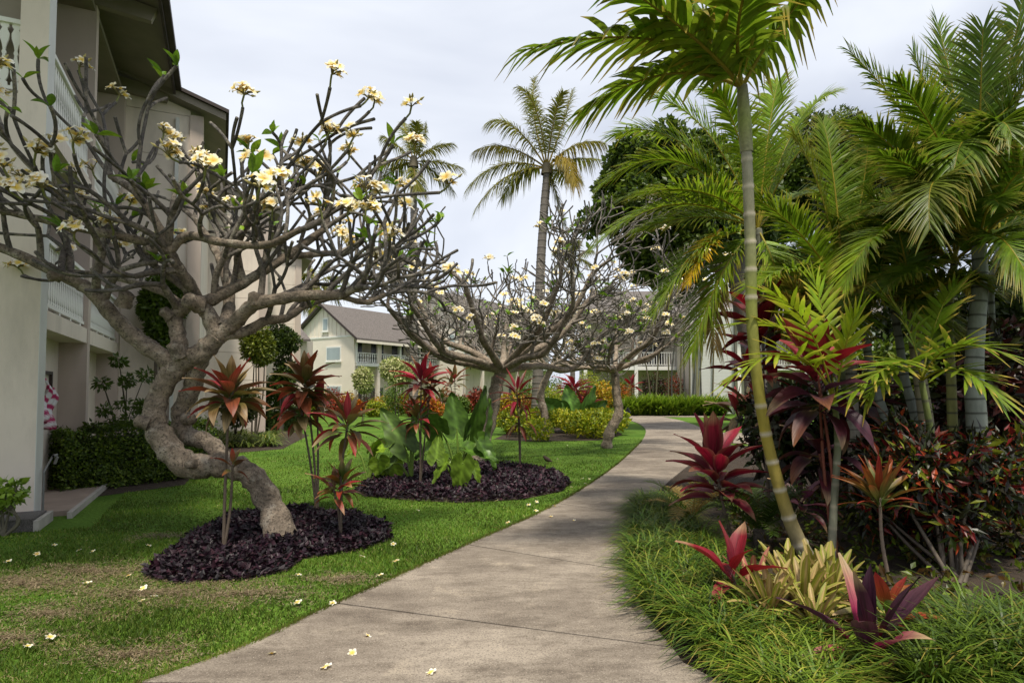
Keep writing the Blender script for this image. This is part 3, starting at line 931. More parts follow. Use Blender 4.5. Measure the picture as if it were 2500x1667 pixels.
# ---- ti plant: leaf meshes in shape and colour variants
def ti_leaf_mesh(name, arch, cols, W_=0.105, wav=0.12, edge=None, pet=0.14, mat_='ti', strap=False, stripe=None, tanned=False):
    # cols: colour at base, middle, tip
    rings = 8; cross = 5
    V = []; C = []
    U = np.linspace(0, 1, rings)
    # integrate a curve bending down
    x = z = 0.0; a = 0.0; pts = []
    for k in range(rings):
        pts.append((x, z)); a = -arch * (U[k] ** 1.3) * 1.5
        x += math.cos(a) / (rings - 1); z += math.sin(a) / (rings - 1)
    for k, u in enumerate(U):
        w = W_ * (0.16 if u < pet else math.sin(PI * ((u - pet) / (1 - pet)) ** 0.75) ** 0.85 + 0.10 * (1 - u))
        if strap: w = W_ * (0.75 + 0.25 * math.sin(PI * u)) * (1.0 if u < 0.86 else 0.75)
        if k == rings - 1: w = W_ * 0.25 if strap else 0.004
        for j in range(cross):
            q = (j / (cross - 1)) * 2 - 1
            y = q * w
            zz = pts[k][1] + abs(q) * w * 0.45 + wav * W_ * math.sin(9 * u + 2 * q) * abs(q)
            V.append((pts[k][0], y, zz))
            c = np.array([np.interp(u, [0, 0.45, 1], [cols[0][m], cols[1][m], cols[2][m]]) for m in range(3)])
            if tanned and k >= rings - 2:
                c = c * 0.35 + np.array(TAN) * 0.65
            if edge is not None and abs(q) > 0.9:
                c = np.array(edge)
            if stripe is not None and abs(q) < 0.1:
                c = np.array(stripe)
            C.append(c)
    F = [(k * cross + j, k * cross + j + 1, (k + 1) * cross + j + 1, (k + 1) * cross + j) for k in range(rings - 1) for j in range(cross - 1)]
    mb = MB(); mb.add(V, F, np.array(C))
    me = mb.mesh(name, smooth=True)
    me.materials.append(M[mat_])
    return me
RED = (0.26, 0.018, 0.028); DRED = (0.10, 0.010, 0.020); CRIM = (0.36, 0.014, 0.045); OLV = (0.13, 0.105, 0.03); GRN = (0.06, 0.11, 0.015)
ORG = (0.30, 0.055, 0.018); PUR = (0.045, 0.012, 0.030); PNK = (0.48, 0.055, 0.10); BRN = (0.18, 0.07, 0.03); TAN = (0.38, 0.27, 0.16); YEL = (0.35, 0.28, 0.05)
PAL = {
    'redgreen': [(OLV, (0.20, 0.065, 0.03), (0.34, 0.03, 0.03)), (GRN, OLV, BRN), (DRED, (0.24, 0.025, 0.03), (0.34, 0.025, 0.04)), (OLV, (0.20, 0.06, 0.03), (0.30, 0.035, 0.035)), (GRN, (0.13, 0.11, 0.035), (0.20, 0.10, 0.04)), (OLV, (0.17, 0.05, 0.02), (0.24, 0.05, 0.02)), (GRN, (0.10, 0.08, 0.02), (0.22, 0.06, 0.02)), (OLV, (0.10, 0.05, 0.025), (0.08, 0.03, 0.02)), (GRN, (0.11, 0.09, 0.03), TAN)],
    'red': [(DRED, RED, RED), (DRED, DRED, RED), (RED, CRIM, RED), (OLV, DRED, BRN)],
    'crimson': [(DRED, (0.24, 0.010, 0.032), CRIM), (DRED, (0.16, 0.010, 0.026), (0.27, 0.012, 0.04)), (PUR, DRED, (0.20, 0.012, 0.035)), ((0.12, 0.01, 0.03), (0.22, 0.010, 0.03), (0.24, 0.012, 0.04))],
    'bright': [((0.22, 0.008, 0.02), (0.27, 0.009, 0.02), (0.30, 0.012, 0.03)), ((0.14, 0.008, 0.02), (0.20, 0.008, 0.02), (0.24, 0.010, 0.022)), (DRED, (0.16, 0.008, 0.02), (0.22, 0.03, 0.03))],
    'purple': [(CRIM, PUR, PUR), ((0.3, 0.01, 0.06), (0.07, 0.014, 0.035), PUR), (PUR, PUR, (0.08, 0.03, 0.04)), ((0.34, 0.012, 0.07), (0.30, 0.02, 0.09), TAN)],
    'dark': [(PUR, PUR, (0.055, 0.012, 0.02)), (PUR, (0.07, 0.012, 0.02), DRED), (OLV, PUR, BRN)],
    'orange': [(GRN, OLV, ORG), (GRN, (0.16, 0.09, 0.02), ORG), (OLV, ORG, RED), (GRN, GRN, TAN)],
    'green': [(GRN, (0.09, 0.17, 0.02), (0.10, 0.18, 0.02)), (GRN, (0.07, 0.13, 0.02), (0.12, 0.14, 0.03))],
    'lime': [(GRN, (0.18, 0.26, 0.025), (0.24, 0.28, 0.03)), (GRN, (0.14, 0.22, 0.02), (0.2, 0.24, 0.03))],
}
EDGES = {'crimson': (0.22, 0.08, 0.06), 'bright': None, 'red': None}
TI = {}
for pal, lst in PAL.items():
    TI[pal] = [[ti_leaf_mesh('leaf', ar, c, edge=EDGES.get(pal), tanned=(i_ % 2 == 1)) for i_, c in enumerate(lst)] for ar in (0.12, 0.45, 0.9)]
BROAD = {}
for pal in ('crimson', 'bright', 'purple', 'redgreen', 'orange', 'dark'):
    BROAD[pal] = [[ti_leaf_mesh('leaf', ar, c, W_=0.135 + 0.02 * (i_ % 2), wav=0.12, edge=EDGES.get(pal), tanned=(i_ % 3 == 1)) for i_, c in enumerate(PAL[pal])] for ar in (0.10, 0.40, 0.85)]
SLIM = {}
for pal in ('orange', 'red', 'redgreen', 'green', 'lime'):
    SLIM[pal] = [[ti_leaf_mesh('leaf', ar, c, W_=0.065) for c in PAL[pal]] for ar in (0.12, 0.45, 0.9)]
def ti_head(t, top, size, n, pal, lib=None, elev=(82, -8), vert=0.30, axis=(0, 0, 1), az0=None, minz=None):
    lib = lib or TI
    g = random.random() * 6 if az0 is None else az0
    for i in range(n):
        f = i / max(1, n - 1)
        el = elev[0] + (elev[1] - elev[0]) * f ** 0.8 + random.uniform(-9, 9)
        az = g + i * 2.39996 + random.uniform(-0.2, 0.2)
        ar = 0 if el > 55 else (1 if el > 15 else random.choice((1, 2)))
        me = random.choice(lib[pal][ar])
        sc = size * (0.75 + 0.35 * math.sin(PI * (0.15 + 0.75 * f))) * random.uniform(0.88, 1.1)
        p = Vector(top) - Vector(axis) * (vert * size * f)
        piece('leaf', me, t, tuple(p), (random.uniform(-0.35, 0.35), -R(el), az), sc)
def ti_plant(label, basepx, heads, pal, group=None, stemr=0.014, lib=None, z=0.0, stemcol=(0.10, 0.075, 0.055), extra=None, Dh=None):
    b = G(*basepx)
    t = thing('ti_plant', (b.x, b.y, 0), label, 'ti plant', group)
    for h in heads:
        px, py, size, n = h[:4]
        kw = h[4] if len(h) > 4 else {}
        D = b.y + kw.pop('dD', 0.0)
        p_ = kw.pop('pal', pal)
        top = W(px, py, D)
        mid = (b + top) / 2 + Vector((random.uniform(-0.04, 0.04), random.uniform(-0.04, 0.04), 0))
        mb = MB()
        P = catmull([tuple(b), tuple(mid), tuple(top)], 12)
        rr = np.linspace(stemr * 1.25, stemr * 0.8, len(P)) * (1 + 0.10 * (np.arange(len(P)) % 2))
        tube(mb, P, rr, 7, stemcol)
        mb.build('stem', M['stem'], t, True)
        ti_head(t, top, size, n, p_, lib, **kw)
    return t

# ---- big arrow-shaped leaf
def alocasia(label, basepx, leaves, group=None, col=(0.075, 0.17, 0.025)):
    b = G(*basepx)
    t = thing('elephant_ear', (b.x, b.y, 0), label, 'elephant ear', group)
    for (ax, ay, tx, ty, wpx, dD, face) in leaves:
        D = b.y + dD
        A = W(ax, ay, D); T = W(tx, ty, D + 0.05)
        mb = MB()
        mid = (b * 0.45 + A * 0.55) + Vector((0, 0, 0.12))
        tube(mb, catmull([tuple(b), tuple(mid), tuple(A)], 8), [0.028, 0.012], 7, (0.13, 0.20, 0.03))
        st = mb.build('leaf_stalk', M['stem'], t, True)
        T = A + (T - A) * 1.25; L = (T - A); Ln = L.length; d = np.array(L / Ln)
        w = wpx / FPX * D * 0.62
        # normal: mostly towards camera/up according to "face"
        nh = np.array({'cam': (0.1, -0.9, 0.35), 'up': (0.1, -0.35, 0.9), 'left': (-0.8, -0.5, 0.3), 'right': (0.8, -0.5, 0.3), 'edge': (0.95, -0.2, 0.2)}[face], float)
        nn = nh - d * np.dot(nh, d); nn /= np.linalg.norm(nn)
        y = np.cross(nn, d)
        V = []; C = []
        nr, nc = 15, 9
        for i in range(nr):
            u = -0.26 + 1.26 * i / (nr - 1)
            for j in range(nc):
                q = (j / (nc - 1)) * 2 - 1
                if u < 0:
                    hw = 0.5 * math.sqrt(max(0.0, 1 - (u / 0.30) ** 2)) * 0.92
                    uu = u * (0.15 + 0.95 * min(1, abs(q) * 1.8))
                else:
                    hw = 0.5 * (1 - u) ** 0.80 * (1 + 0.45 * u) * 0.95 * (1 + 0.05 * math.sin(22 * u))
                    uu = u
                vein = 0.009 * Ln * math.cos((u + abs(q) * 0.18) * 46) * abs(q)
                zz = -0.16 * Ln * max(0, u) ** 2 + 0.12 * w * abs(q) ** 1.3 + vein + 0.03 * w * math.sin(17 * u + 3 * q) * abs(q)
                P = np.array(A) + d * (uu * Ln) + y * (q * hw * w) + nn * zz
                V.append(P)
                g = 0.85 + (0.6 if abs(q) < 0.05 else 0) + 0.28 * math.cos((u + abs(q) * 0.18) * 46)
                C.append(np.array(col) * g)
        F = [(i * nc + j, i * nc + j + 1, (i + 1) * nc + j + 1, (i + 1) * nc + j) for i in range(nr - 1) for j in range(nc - 1)]
        mb = MB(); mb.add(np.array(V), F, np.array(C) * random.uniform(0.8, 1.25))
        mb.build('leaf', M['waxy'], st, True)
    return t

# ---- leafy masses
def lump_points(n, blobs, shell=0.55):
    # blobs: (center, rx, ry, rz); points near the surfaces of the blobs, outward normals
    vol = np.array([b[1] * b[2] + b[2] * b[3] + b[1] * b[3] for b in blobs]); vol = vol / vol.sum()
    idx = rng.choice(len(blobs), n, p=vol)
    d = rng.normal(size=(n, 3)); d /= np.linalg.norm(d, axis=1)[:, None]
    r = shell + (1.03 - shell) * rng.random(n) ** 0.55
    c = np.array([tuple(b[0]) for b in blobs])[idx]; s = np.array([b[1:4] for b in blobs])[idx]
    P = c + d * s * r[:, None]
    return P, d, r
def leaf_mass(mb, n, blobs, size, cols, shell=0.55, minz=0.03, droop=0.2, out=0.9, tv=LEAF_V, tf=LEAF_F, vv=0.3):
    P, d, r = lump_points(n, blobs, shell)
    k = P[:, 2] > minz
    P, d = P[k], d[k]
    m = len(P)
    dd = d * out + rng.normal(size=(m, 3)) * 0.8; dd[:, 2] -= droop
    nn = d + np.array([0, 0, 0.6]) + rng.normal(size=(m, 3)) * 0.5
    Rm = frames(dd, nn) * (size * (0.7 + 0.6 * rng.random(m)))[:, None, None]
    cols = [np.asarray(c, float) for c in cols]
    ci = rng.integers(0, len(cols), m)
    cc = np.stack(cols)[ci] * (1 + vv * (rng.random((m, 1)) * 2 - 1))
    mb.batch(tv, tf, P, Rm, cc)
def shrub(name, label, cat, base, blobs, n, size, cols, group=None, mat_='leaf', stems=3, stemr=0.02, **kw):
    t = thing(name, (base[0], base[1], 0), label, cat, group)
    mb = MB(); leaf_mass(mb, n, blobs, size, cols, **kw)
    o = mb.build('foliage', M[mat_], t); o['kind'] = 'stuff'
    mb = MB()
    for i in range(stems):
        b = random.choice(blobs)
        c = Vector(b[0])
        s = Vector((base[0] + random.uniform(-0.08, 0.08), base[1] + random.uniform(-0.08, 0.08), 0))
        tube(mb, catmull([tuple(s), tuple((s * 0.5 + c * 0.5) + Vector((random.uniform(-0.1, 0.1), 0, 0))), tuple(c + Vector((0, 0, b[3] * 0.3)))], 5), [stemr, stemr * 0.5], 6, (0.10, 0.08, 0.06))
    mb.build('stems', M['stem'], t, True)
    return t
def blobs_in(center, ext, k, r, flat=1.0):
    out = []
    for _ in range(k):
        d = rng.normal(size=3); d /= np.linalg.norm(d); d *= rng.random() ** 0.4
        rr = r * random.uniform(0.75, 1.25)
        out.append((np.asarray(center) + d * np.asarray(ext), rr, rr, rr * flat))
    return out
def strap_clump(mb, centers, n, length, width, cols, spread=1.0, arch=1.0, lift=1.1, tan=0.12, wob=0.25):
    # arching narrow blades; n per centre
    C0 = np.repeat(np.asarray(centers, float), n, axis=0)
    m = len(C0)
    az = rng.random(m) * 2 * PI
    el = np.clip(lift + rng.normal(size=m) * wob, 0.25, 1.5)
    L = length * (0.6 + 0.6 * rng.random(m))
    U = np.array([0, 0.25, 0.5, 0.75, 1.0]); PW = np.array([0.8, 1.0, 0.9, 0.65, 0.08])
    h = np.stack([np.cos(az), np.sin(az), np.zeros(m)], 1)
    side = np.stack([-np.sin(az), np.cos(az), np.zeros(m)], 1)
    C0 = C0 + h * (rng.random((m, 1)) * 0.03)
    V = np.zeros((m, 5, 2, 3))
    x = np.zeros(m); z = np.zeros(m); a = el.copy()
    ar = arch * (0.8 + 0.5 * rng.random(m))
    for k in range(5):
        ctr = C0 + h * (x * spread)[:, None]; ctr[:, 2] += np.maximum(z, 0.005 + 0.01 * k)
        ww = side * (width * 0.5 * PW[k] * (0.8 + 0.4 * rng.random(m)))[:, None]
        V[:, k, 0] = ctr - ww; V[:, k, 1] = ctr + ww
        if k < 4:
            a = el - ar * (U[k] + 0.12) * 2.0
            x = x + np.cos(a) * L * 0.25; z = z + np.sin(a) * L * 0.25
    f = np.array([(k * 2, k * 2 + 1, k * 2 + 3, k * 2 + 2) for k in range(4)])
    F = (f[None] + (np.arange(m) * 10)[:, None, None]).reshape(-1, 4)
    cols = np.stack([np.asarray(c, float) for c in cols])
    cc = cols[rng.integers(0, len(cols), m)] * (0.75 + 0.5 * rng.random((m, 1)))
    CC = np.repeat(cc[:, None, None, :], 5, axis=1).repeat(2, axis=2)
    if tan > 0:
        w = np.array([0, 0, 0.0, 0.35, 0.9])[None, :, None, None] * (rng.random((m, 1, 1, 1)) < tan)
        CC = CC * (1 - w) + np.array((0.36, 0.28, 0.12)) * w
    mb.add(V.reshape(-1, 3), F, CC.reshape(-1, 3))

# ---- plumeria
def flower_mesh(name, r=0.045, white=(0.86, 0.84, 0.76), yel=(0.82, 0.58, 0.035), lift=0.35):
    mb = MB()
    for k in range(5):
        a = k * 2 * PI / 5
        ca, sa = math.cos(a), math.sin(a)
        V = []; C = []
        for i, u in enumerate((0.0, 0.35, 0.72, 1.0)):
            w = (0.06, 0.30, 0.36, 0.10)[i] * r
            for q in (-1, 1):
                x = u * r; y = q * w + 0.10 * r * u; z = lift * r * u * (1.4 - u) + q * 0.12 * r * u
                V.append((x * ca - y * sa, x * sa + y * ca, z))
                f = min(1, max(0, (u - 0.22) / 0.58))
                C.append(np.array(yel) * (1 - f) + np.array(white) * f)
        mb.add(V, [(0, 1, 3, 2), (2, 3, 5, 4), (4, 5, 7, 6)], np.array(C))
    me = mb.mesh(name, smooth=True); me.materials.append(M['petal'])
    return me
FL = [flower_mesh('flower', 0.052), flower_mesh('flower', 0.048, lift=0.8), flower_mesh('flower', 0.05, (0.84, 0.78, 0.55), (0.74, 0.46, 0.04), 0.6)]
FL_SM = [flower_mesh('flower', 0.055, lift=0.7)]
def plum_leaf(name, c):
    return ti_leaf_mesh(name, 0.35, (c, np.array(c) * 1.15, np.array(c) * 1.05), W_=0.17, wav=0.05, pet=0.08, mat_='waxy')
PLEAF = [plum_leaf('leaf', (0.11, 0.22, 0.02)), plum_leaf('leaf', (0.15, 0.26, 0.025)), plum_leaf('leaf', (0.08, 0.17, 0.02))]
BARK_OLD = np.array((0.27, 0.215, 0.16)); BARK_YNG = np.array((0.135, 0.122, 0.108))
def grow(mb, p, d, r, L, lev, maxlev, tips, up=0.30, spread=0.62, sides=7, out=None, wig=0.15, rmin=0.011, zmax=None):
    n = 6
    P = [np.array(p)]; dd = np.array(d, float)
    ax = rng.normal(size=3) * wig
    for k in range(n):
        dd = dd + np.array([0, 0, up * (0.22 if lev < maxlev else 0.30)]) + ax * 0.5
        dd /= np.linalg.norm(dd)
        P.append(P[-1] + dd * (L / n))
    P = np.array(P)
    r1 = max(rmin, r * 0.80)
    rr = np.linspace(r, r1, len(P))
    if lev == maxlev:
        rr[-2:] *= 1.06
    cy = np.clip((r - 0.022) / 0.045, 0, 1)
    col = BARK_YNG * (1 - cy) + BARK_OLD * cy
    tube(mb, P, rr, sides, col * random.uniform(0.85, 1.15), jit=0.10)
    if lev == maxlev:
        tips.append((P[-1], dd, r1)); return
    k = 3 if random.random() < 0.22 else 2
    base = rng.random() * 2 * PI
    a = np.cross(dd, [0.3, 0.2, 1.0]); a /= np.linalg.norm(a); b = np.cross(dd, a)
    for i in range(k):
        th = base + i * 2 * PI / k + random.uniform(-0.4, 0.4)
        sp = spread * random.uniform(0.75, 1.25)
        nd = dd * math.cos(sp) + (a * math.cos(th) + b * math.sin(th)) * math.sin(sp)
        if nd[2] < -0.15: nd[2] *= 0.2
        if lev <= 1 and nd[2] > 0.75: nd[2] = 0.75
        if out is not None:
            o = P[-1] - np.array(out); o[2] *= 0.2; o /= np.linalg.norm(o) + 1e-6
            nd = nd + o * (0.22 if lev < maxlev - 1 else 0.05)
        nd /= np.linalg.norm(nd)
        if random.random() < 0.07 and lev > 1:
            continue
        grow(mb, P[-1] - dd * r * 0.3, nd, max(rmin, r1 * (0.86 if i == 0 else 0.74)), L * random.uniform(0.80, 1.08), lev + 1, maxlev, tips, up, spread, sides, out, wig, rmin)
def flower_cluster(t, p, d, n, detailed=True, r=0.1, sc=1.0):
    mb = MB()
    p = np.array(p); d = np.array(d) * 0.7 + np.array([0, 0, 0.5]); d /= np.linalg.norm(d)
    q = p + d * r
    tube(mb, [p, (p + q) / 2 + rng.normal(size=3) * 0.01, q], 0.008 * sc, 5, (0.13, 0.14, 0.04))
    ends = []
    for i in range(n + 3):
        v = rng.normal(size=3) * 0.7; v[2] = abs(v[2]) * 0.5 + 0.35; v /= np.linalg.norm(v)
        e = q + v * r * random.uniform(0.5, 0.95)
        tube(mb, [q, (q + e) / 2 + np.array([0, 0, 0.01]), e], 0.0045 * sc, 4, (0.14, 0.12, 0.04))
        if i >= n:
            tube(mb, [e, e + v * 0.02, e + v * 0.045 * sc], [0.004, 0.011 * sc, 0.004], 5, (0.42, 0.36, 0.14))
        else:
            ends.append((e, v))
    if detailed:
        o = mb.build('flower_cluster', M['stem'], t, True)
        for e, v in ends:
            v2 = v * 0.6 + np.array([random.uniform(-.3, .3), -0.35, 0.25])
            qt = Vector(v2).to_track_quat('Z', 'Y') @ Matrix.Rotation(random.random() * 6, 3, 'Z').to_quaternion()
            piece('flower', random.choice(FL), o, tuple(e), tuple(qt.to_euler()), random.uniform(0.85, 1.2) * sc)
    else:
        for e, v in ends:
            v2 = v * 0.5 + np.array([random.uniform(-.3, .3), -0.35, 0.3])
            qt = (Vector(v2).to_track_quat('Z', 'Y')).to_matrix()
            me = FL_SM[0]
            vv = np.zeros(len(me.vertices) * 3); me.vertices.foreach_get('co', vv); vv = vv.reshape(-1, 3) * sc * 1.1
            vv = vv @ np.array(qt).T + e
            cc = np.zeros(len(me.vertices) * 4); me.color_attributes['Col'].data.foreach_get('color', cc)
            mb.add(vv, [tuple(pl.vertices) for pl in me.polygons], cc.reshape(-1, 4)[:, :3])
        mb.build('flower_cluster', M['petal'], t, True)
def plumeria(label, trunks, limbs, shoots, levels, L0, flower_p, leaf_p, nfl, detailed, center, group='plumeria trees', r0=0.05, spread=0.62, up=0.30, rmin=0.011, L0j=0.2, maxcl=60, fsc=1.0, knots=None, tint=1.0):
    global BARK_YNG, BARK_OLD
    keep_ = (BARK_YNG, BARK_OLD); BARK_YNG = BARK_YNG * tint; BARK_OLD = BARK_OLD * tint ** 0.5
    b = trunks[0][0][0]
    t = thing('plumeria_tree', (b[0], b[1], 0), label, 'tree', group)
    mb = MB()
    for pts, rad in trunks:
        P = catmull(pts, 8)
        tube(mb, P, np.interp(np.linspace(0, 1, len(P)), np.linspace(0, 1, len(rad)), rad) * (1 + 0.16 * np.sin(np.arange(len(P)) * 1.35) * rng.random(len(P))), 18, BARK_OLD * random.uniform(0.95, 1.1), jit=0.16)
    for (kp, kd, kr) in (knots or []):
        kp = np.array(kp); kd = np.array(kd, float); kd /= np.linalg.norm(kd)
        tube(mb, [kp, kp + kd * kr * 1.0, kp + kd * kr * 1.9, kp + kd * kr * 2.1], [kr * 1.3, kr, kr * 1.1, kr * 0.7], 10, BARK_OLD * 0.8, jit=0.25)
    mb.build('trunk', M['oldbark'], t, True)
    mb = MB(); tips = []
    starts = []
    for pts, r_a, r_b, sub in limbs:
        P = catmull(pts, 6)
        rr = np.linspace(r_a, r_b, len(P)) * (1 + 0.08 * np.sin(np.arange(len(P)) * 1.9))
        c = np.linspace(0, 1, len(P))[:, None]
        tube(mb, P, rr, 10, BARK_OLD * (1 - c * 0.35), jit=0.12)
        nP = len(P)
        dend = P[-1] - P[-2]; dend /= np.linalg.norm(dend)
        starts.append((P[-1], dend, r_b, True))
        for s in range(sub):
            f = 0.35 + 0.6 * (s + random.random() * 0.6) / max(1, sub)
            i = min(nP - 2, int(f * nP))
            tg = P[i + 1] - P[i]; tg /= np.linalg.norm(tg)
            v = rng.normal(size=3); v[2] = abs(v[2]) + 0.45; v -= tg * np.dot(v, tg) * 0.8; v /= np.linalg.norm(v)
            starts.append((P[i], v * 0.8 + tg * 0.5, rr[i] * 0.66, False))
    for (p, d, r, isend) in starts:
        k = 2 if isend else 1
        for q in range(k):
            dd = np.array(d) + rng.normal(size=3) * (0.32 if isend else 0.15)
            dd[2] = max(dd[2], -0.05)
            dd /= np.linalg.norm(dd)
            lv = 0 if isend else random.choice((0, 1))
            grow(mb, p, dd, r * (0.9 if q == 0 else 0.75), L0 * random.uniform(1 - L0j, 1 + L0j), lv, levels, tips, up, spread, 8 if detailed else 6, center, rmin=rmin)
    mb.build('branches', M['oldbark'], t, True)
    random.shuffle(tips)
    ncl = 0
    for (p, d, r) in tips:
        x = random.random()
        if x < flower_p and ncl < maxcl:
            ncl += 1
            flower_cluster(t, p, d, random.randint(*nfl), detailed, 0.10 * (1.25 if detailed else 1.3), fsc)
        elif x < flower_p + leaf_p:
            for i in range(random.randint(2, 5)):
                el = random.uniform(10, 70); az = random.random() * 6.28
                piece('leaf', random.choice(PLEAF), t, tuple(p), (random.uniform(-.5, .5), -R(el), az), random.uniform(0.13, 0.25))
    BARK_YNG, BARK_OLD = keep_
    return t, tips

# ================================================================== PLUMERIA TREES
TD = G(685, 1322).y
def Z2p(x, y, D): return tuple(W(x / 2.613, 500 + y / 2.613, D))
t0 = [tuple(G(690, 1330)), tuple(W(662, 1235, TD)), tuple(W(612, 1160, TD)), tuple(W(545, 1135, TD - 0.05)), tuple(W(460, 1135, TD - 0.1)), tuple(W(405, 1085, TD - 0.1)), tuple(W(377, 1020, TD - 0.05)),
      tuple(W(392, 955, TD)), tuple(W(438, 890, TD)), tuple(W(490, 862, TD)), tuple(W(530, 822, TD))]
t1 = [tuple(W(560, 1135, TD + 0.05)), tuple(W(510, 1080, TD + 0.2)), tuple(W(455, 1062, TD + 0.25)), tuple(W(440, 1010, TD + 0.25)), tuple(W(470, 945, TD + 0.2)), tuple(W(480, 900, TD + 0.1)), tuple(W(500, 860, TD))]
D = TD
limbs = [
    # left low limb
    ([W(425, 890, D), W(337, 829, D - .1), W(279, 775, D - .2), W(226, 714, D - .3), W(168, 680, D - .4), W(60, 628, D - .5), W(-40, 590, D - .6)], 0.105, 0.045, 3),
    # stub and upper limb
    ([W(440, 868, D), W(436, 825, D + .05), W(428, 775, D + .1), W(452, 749, D + .1), W(478, 722, D + .1), W(440, 660, D - .1), W(413, 612, D - .2)], 0.095, 0.055, 1),
    ([W(413, 612, D - .2), W(344, 588, D - .3), W(230, 565, D - .5), W(100, 535, D - .6), W(-10, 512, D - .7)], 0.055, 0.034, 3),
    ([W(413, 612, D - .2), W(459, 576, D - .2), W(543, 592, D - .4), W(650, 598, D - .6), W(735, 560, D - .7)], 0.055, 0.034, 3),
    ([W(413, 612, D - .2), W(380, 540, D - .3), W(330, 470, D - .3), W(270, 430, D - .2)], 0.052, 0.034, 2),
    ([W(452, 749, D + .1), W(400, 715, D + .2), W(310, 685, D + .5), W(230, 668, D + .9), W(120, 660, D + 1.3)], 0.045, 0.028, 3),
    # right limbs
    ([W(530, 822, D), W(509, 768, D), W(490, 742, D), W(525, 728, D + .05), W(593, 691, D + .2), W(700, 626, D + .5), W(790, 560, D + .8)], 0.10, 0.045, 3),
    ([W(530, 822, D), W(574, 787, D), W(620, 745, D - .1), W(700, 727, D - .2), W(772, 720, D - .3), W(830, 722, D - .4), W(865, 705, D - .5)], 0.095, 0.038, 4),
    ([W(535, 820, D), W(600, 808, D + .1), W(650, 783, D + .2), W(700, 776, D + .4), W(750, 745, D + .7), W(830, 720, D + 1.0)], 0.070, 0.034, 2),
    # back limbs
    ([W(545, 800, D), W(560, 740, D + .3), W(548, 660, D + .7), W(520, 600, D + 1.1), W(480, 540, D + 1.5)], 0.080, 0.040, 3),
    ([W(593, 691, D + .2), W(580, 620, D + .2), W(600, 550, D + .1), W(660, 480, D - .1)], 0.052, 0.034, 2),
    ([W(700, 626, D + .5), W(780, 620, D + .8), W(830, 615, D + 1.2), W(870, 595, D + 1.4)], 0.045, 0.030, 3),
    ([W(830, 722, D - .4), W(890, 738, D - .3), W(940, 720, D - .2)], 0.034, 0.026, 1),
]
limbs = [([tuple(p) for p in a], b, c, s + 3) for a, b, c, s in limbs]
ctr = tuple(W(500, 800, D))
KN = [(W(300, 745, D - .3), (0.5, -0.3, 0.9), 0.075), (W(485, 745, D - .08), (-0.3, -0.8, 0.2), 0.085), (W(470, 1132, D - .22), (0.1, -1, 0.1), 0.05), (W(440, 868, D - .1), (-0.2, -0.6, 1), 0.08), (W(418, 775, D + .05), (-0.6, -0.4, 0.6), 0.06),
      (W(620, 742, D - .15), (0.1, -0.3, 1), 0.06), (W(145, 675, D - .45), (-0.5, -0.8, -0.1), 0.05), (W(375, 608, D - .3), (-0.2, -0.9, -0.4), 0.05), (W(455, 1020, D + .15), (0.8, -0.5, -0.1), 0.06), (W(365, 1035, D - .15), (-0.9, -0.3, 0.3), 0.07)]
plumeria('large twisting grey plumeria in the near purple bed, loaded with pale yellow flowers', [(t0, [0.185, 0.145, 0.13, 0.135, 0.14, 0.135, 0.125, 0.115, 0.12, 0.115, 0.105]), (t1, [0.09, 0.10, 0.105, 0.10, 0.10, 0.10, 0.08])],
         limbs, None, 2, 0.46, 0.36, 0.06, (3, 8), True, ctr, r0=0.05, maxcl=85, up=0.15, rmin=0.017, spread=0.55, fsc=1.35, knots=KN, tint=0.9)

def auto_plum(label, basepx, trunk_px, spread_px, D0, levels, L0, nl, fp, lp, rt, nfl=(3, 6), maxcl=60, el=(0.25, 0.9), ax=(1, 1), rmin=0.011, azs=None, spr=0.58, up=0.3):
    b = G(*basepx)
    tr = [tuple(b)] + [tuple(W(x, y, D0 + dd)) for x, y, dd in trunk_px]
    top = np.array(tr[-1])
    limbs = []
    for i in range(nl):
        az = (azs[i] if azs else i * 2 * PI / nl + random.uniform(-0.3, 0.3))
        e = random.uniform(*el)
        d = np.array([math.cos(az) * math.cos(e) * ax[0], math.sin(az) * math.cos(e) * ax[1], math.sin(e)])
        l = spread_px / FPX * D0 * random.uniform(0.85, 1.15)
        p1 = top + d * l * 0.35 + np.array([0, 0, 0.05]); p2 = top + d * l * 0.7 + rng.normal(size=3) * 0.08 + np.array([0, 0, 0.02]); p3 = top + d * l + np.array([0, 0, 0.22 * l])
        limbs.append(([tuple(top - d * 0.08), tuple(p1), tuple(p2), tuple(p3)], rt * 0.72, rt * 0.36, 2))
    return plumeria(label, [(tr, np.linspace(rt * 1.35, rt, len(tr)))], limbs, None, levels, L0, fp, lp, nfl, False, tuple(top), rmin=rmin, maxcl=maxcl, spread=spr, up=up, fsc=1.15, tint=1.6)
D2 = G(1160, 1128).y
auto_plum('spreading grey plumeria rising from the second purple bed', (1160, 1132), [(1185, 1060, 0), (1205, 980, 0), (1215, 930, 0), (1225, 905, 0)], 270, D2, 4, 0.38, 15, 0.14, 0.03, 0.14, maxcl=70, el=(0.02, 0.62), rmin=0.014, up=0.16)
D3 = G(1480, 1094).y
auto_plum('slim plumeria with forked stem beside the bend of the path', (1480, 1094), [(1490, 1050, 0), (1510, 1010, 0), (1505, 960, 0), (1500, 905, 0)], 190, D3, 4, 0.40, 12, 0.20, 0.05, 0.12, maxcl=80, el=(0.02, 0.6), rmin=0.014, up=0.15)
auto_plum('thin-stemmed plumeria in the yellow-green ground cover', (1340, 1056), [(1330, 1010, 0), (1320, 960, 0), (1345, 900, 0)], 170, G(1340, 1056).y, 4, 0.40, 9, 0.12, 0.04, 0.13, maxcl=40, el=(0.05, 0.5), rmin=0.016, up=0.2)

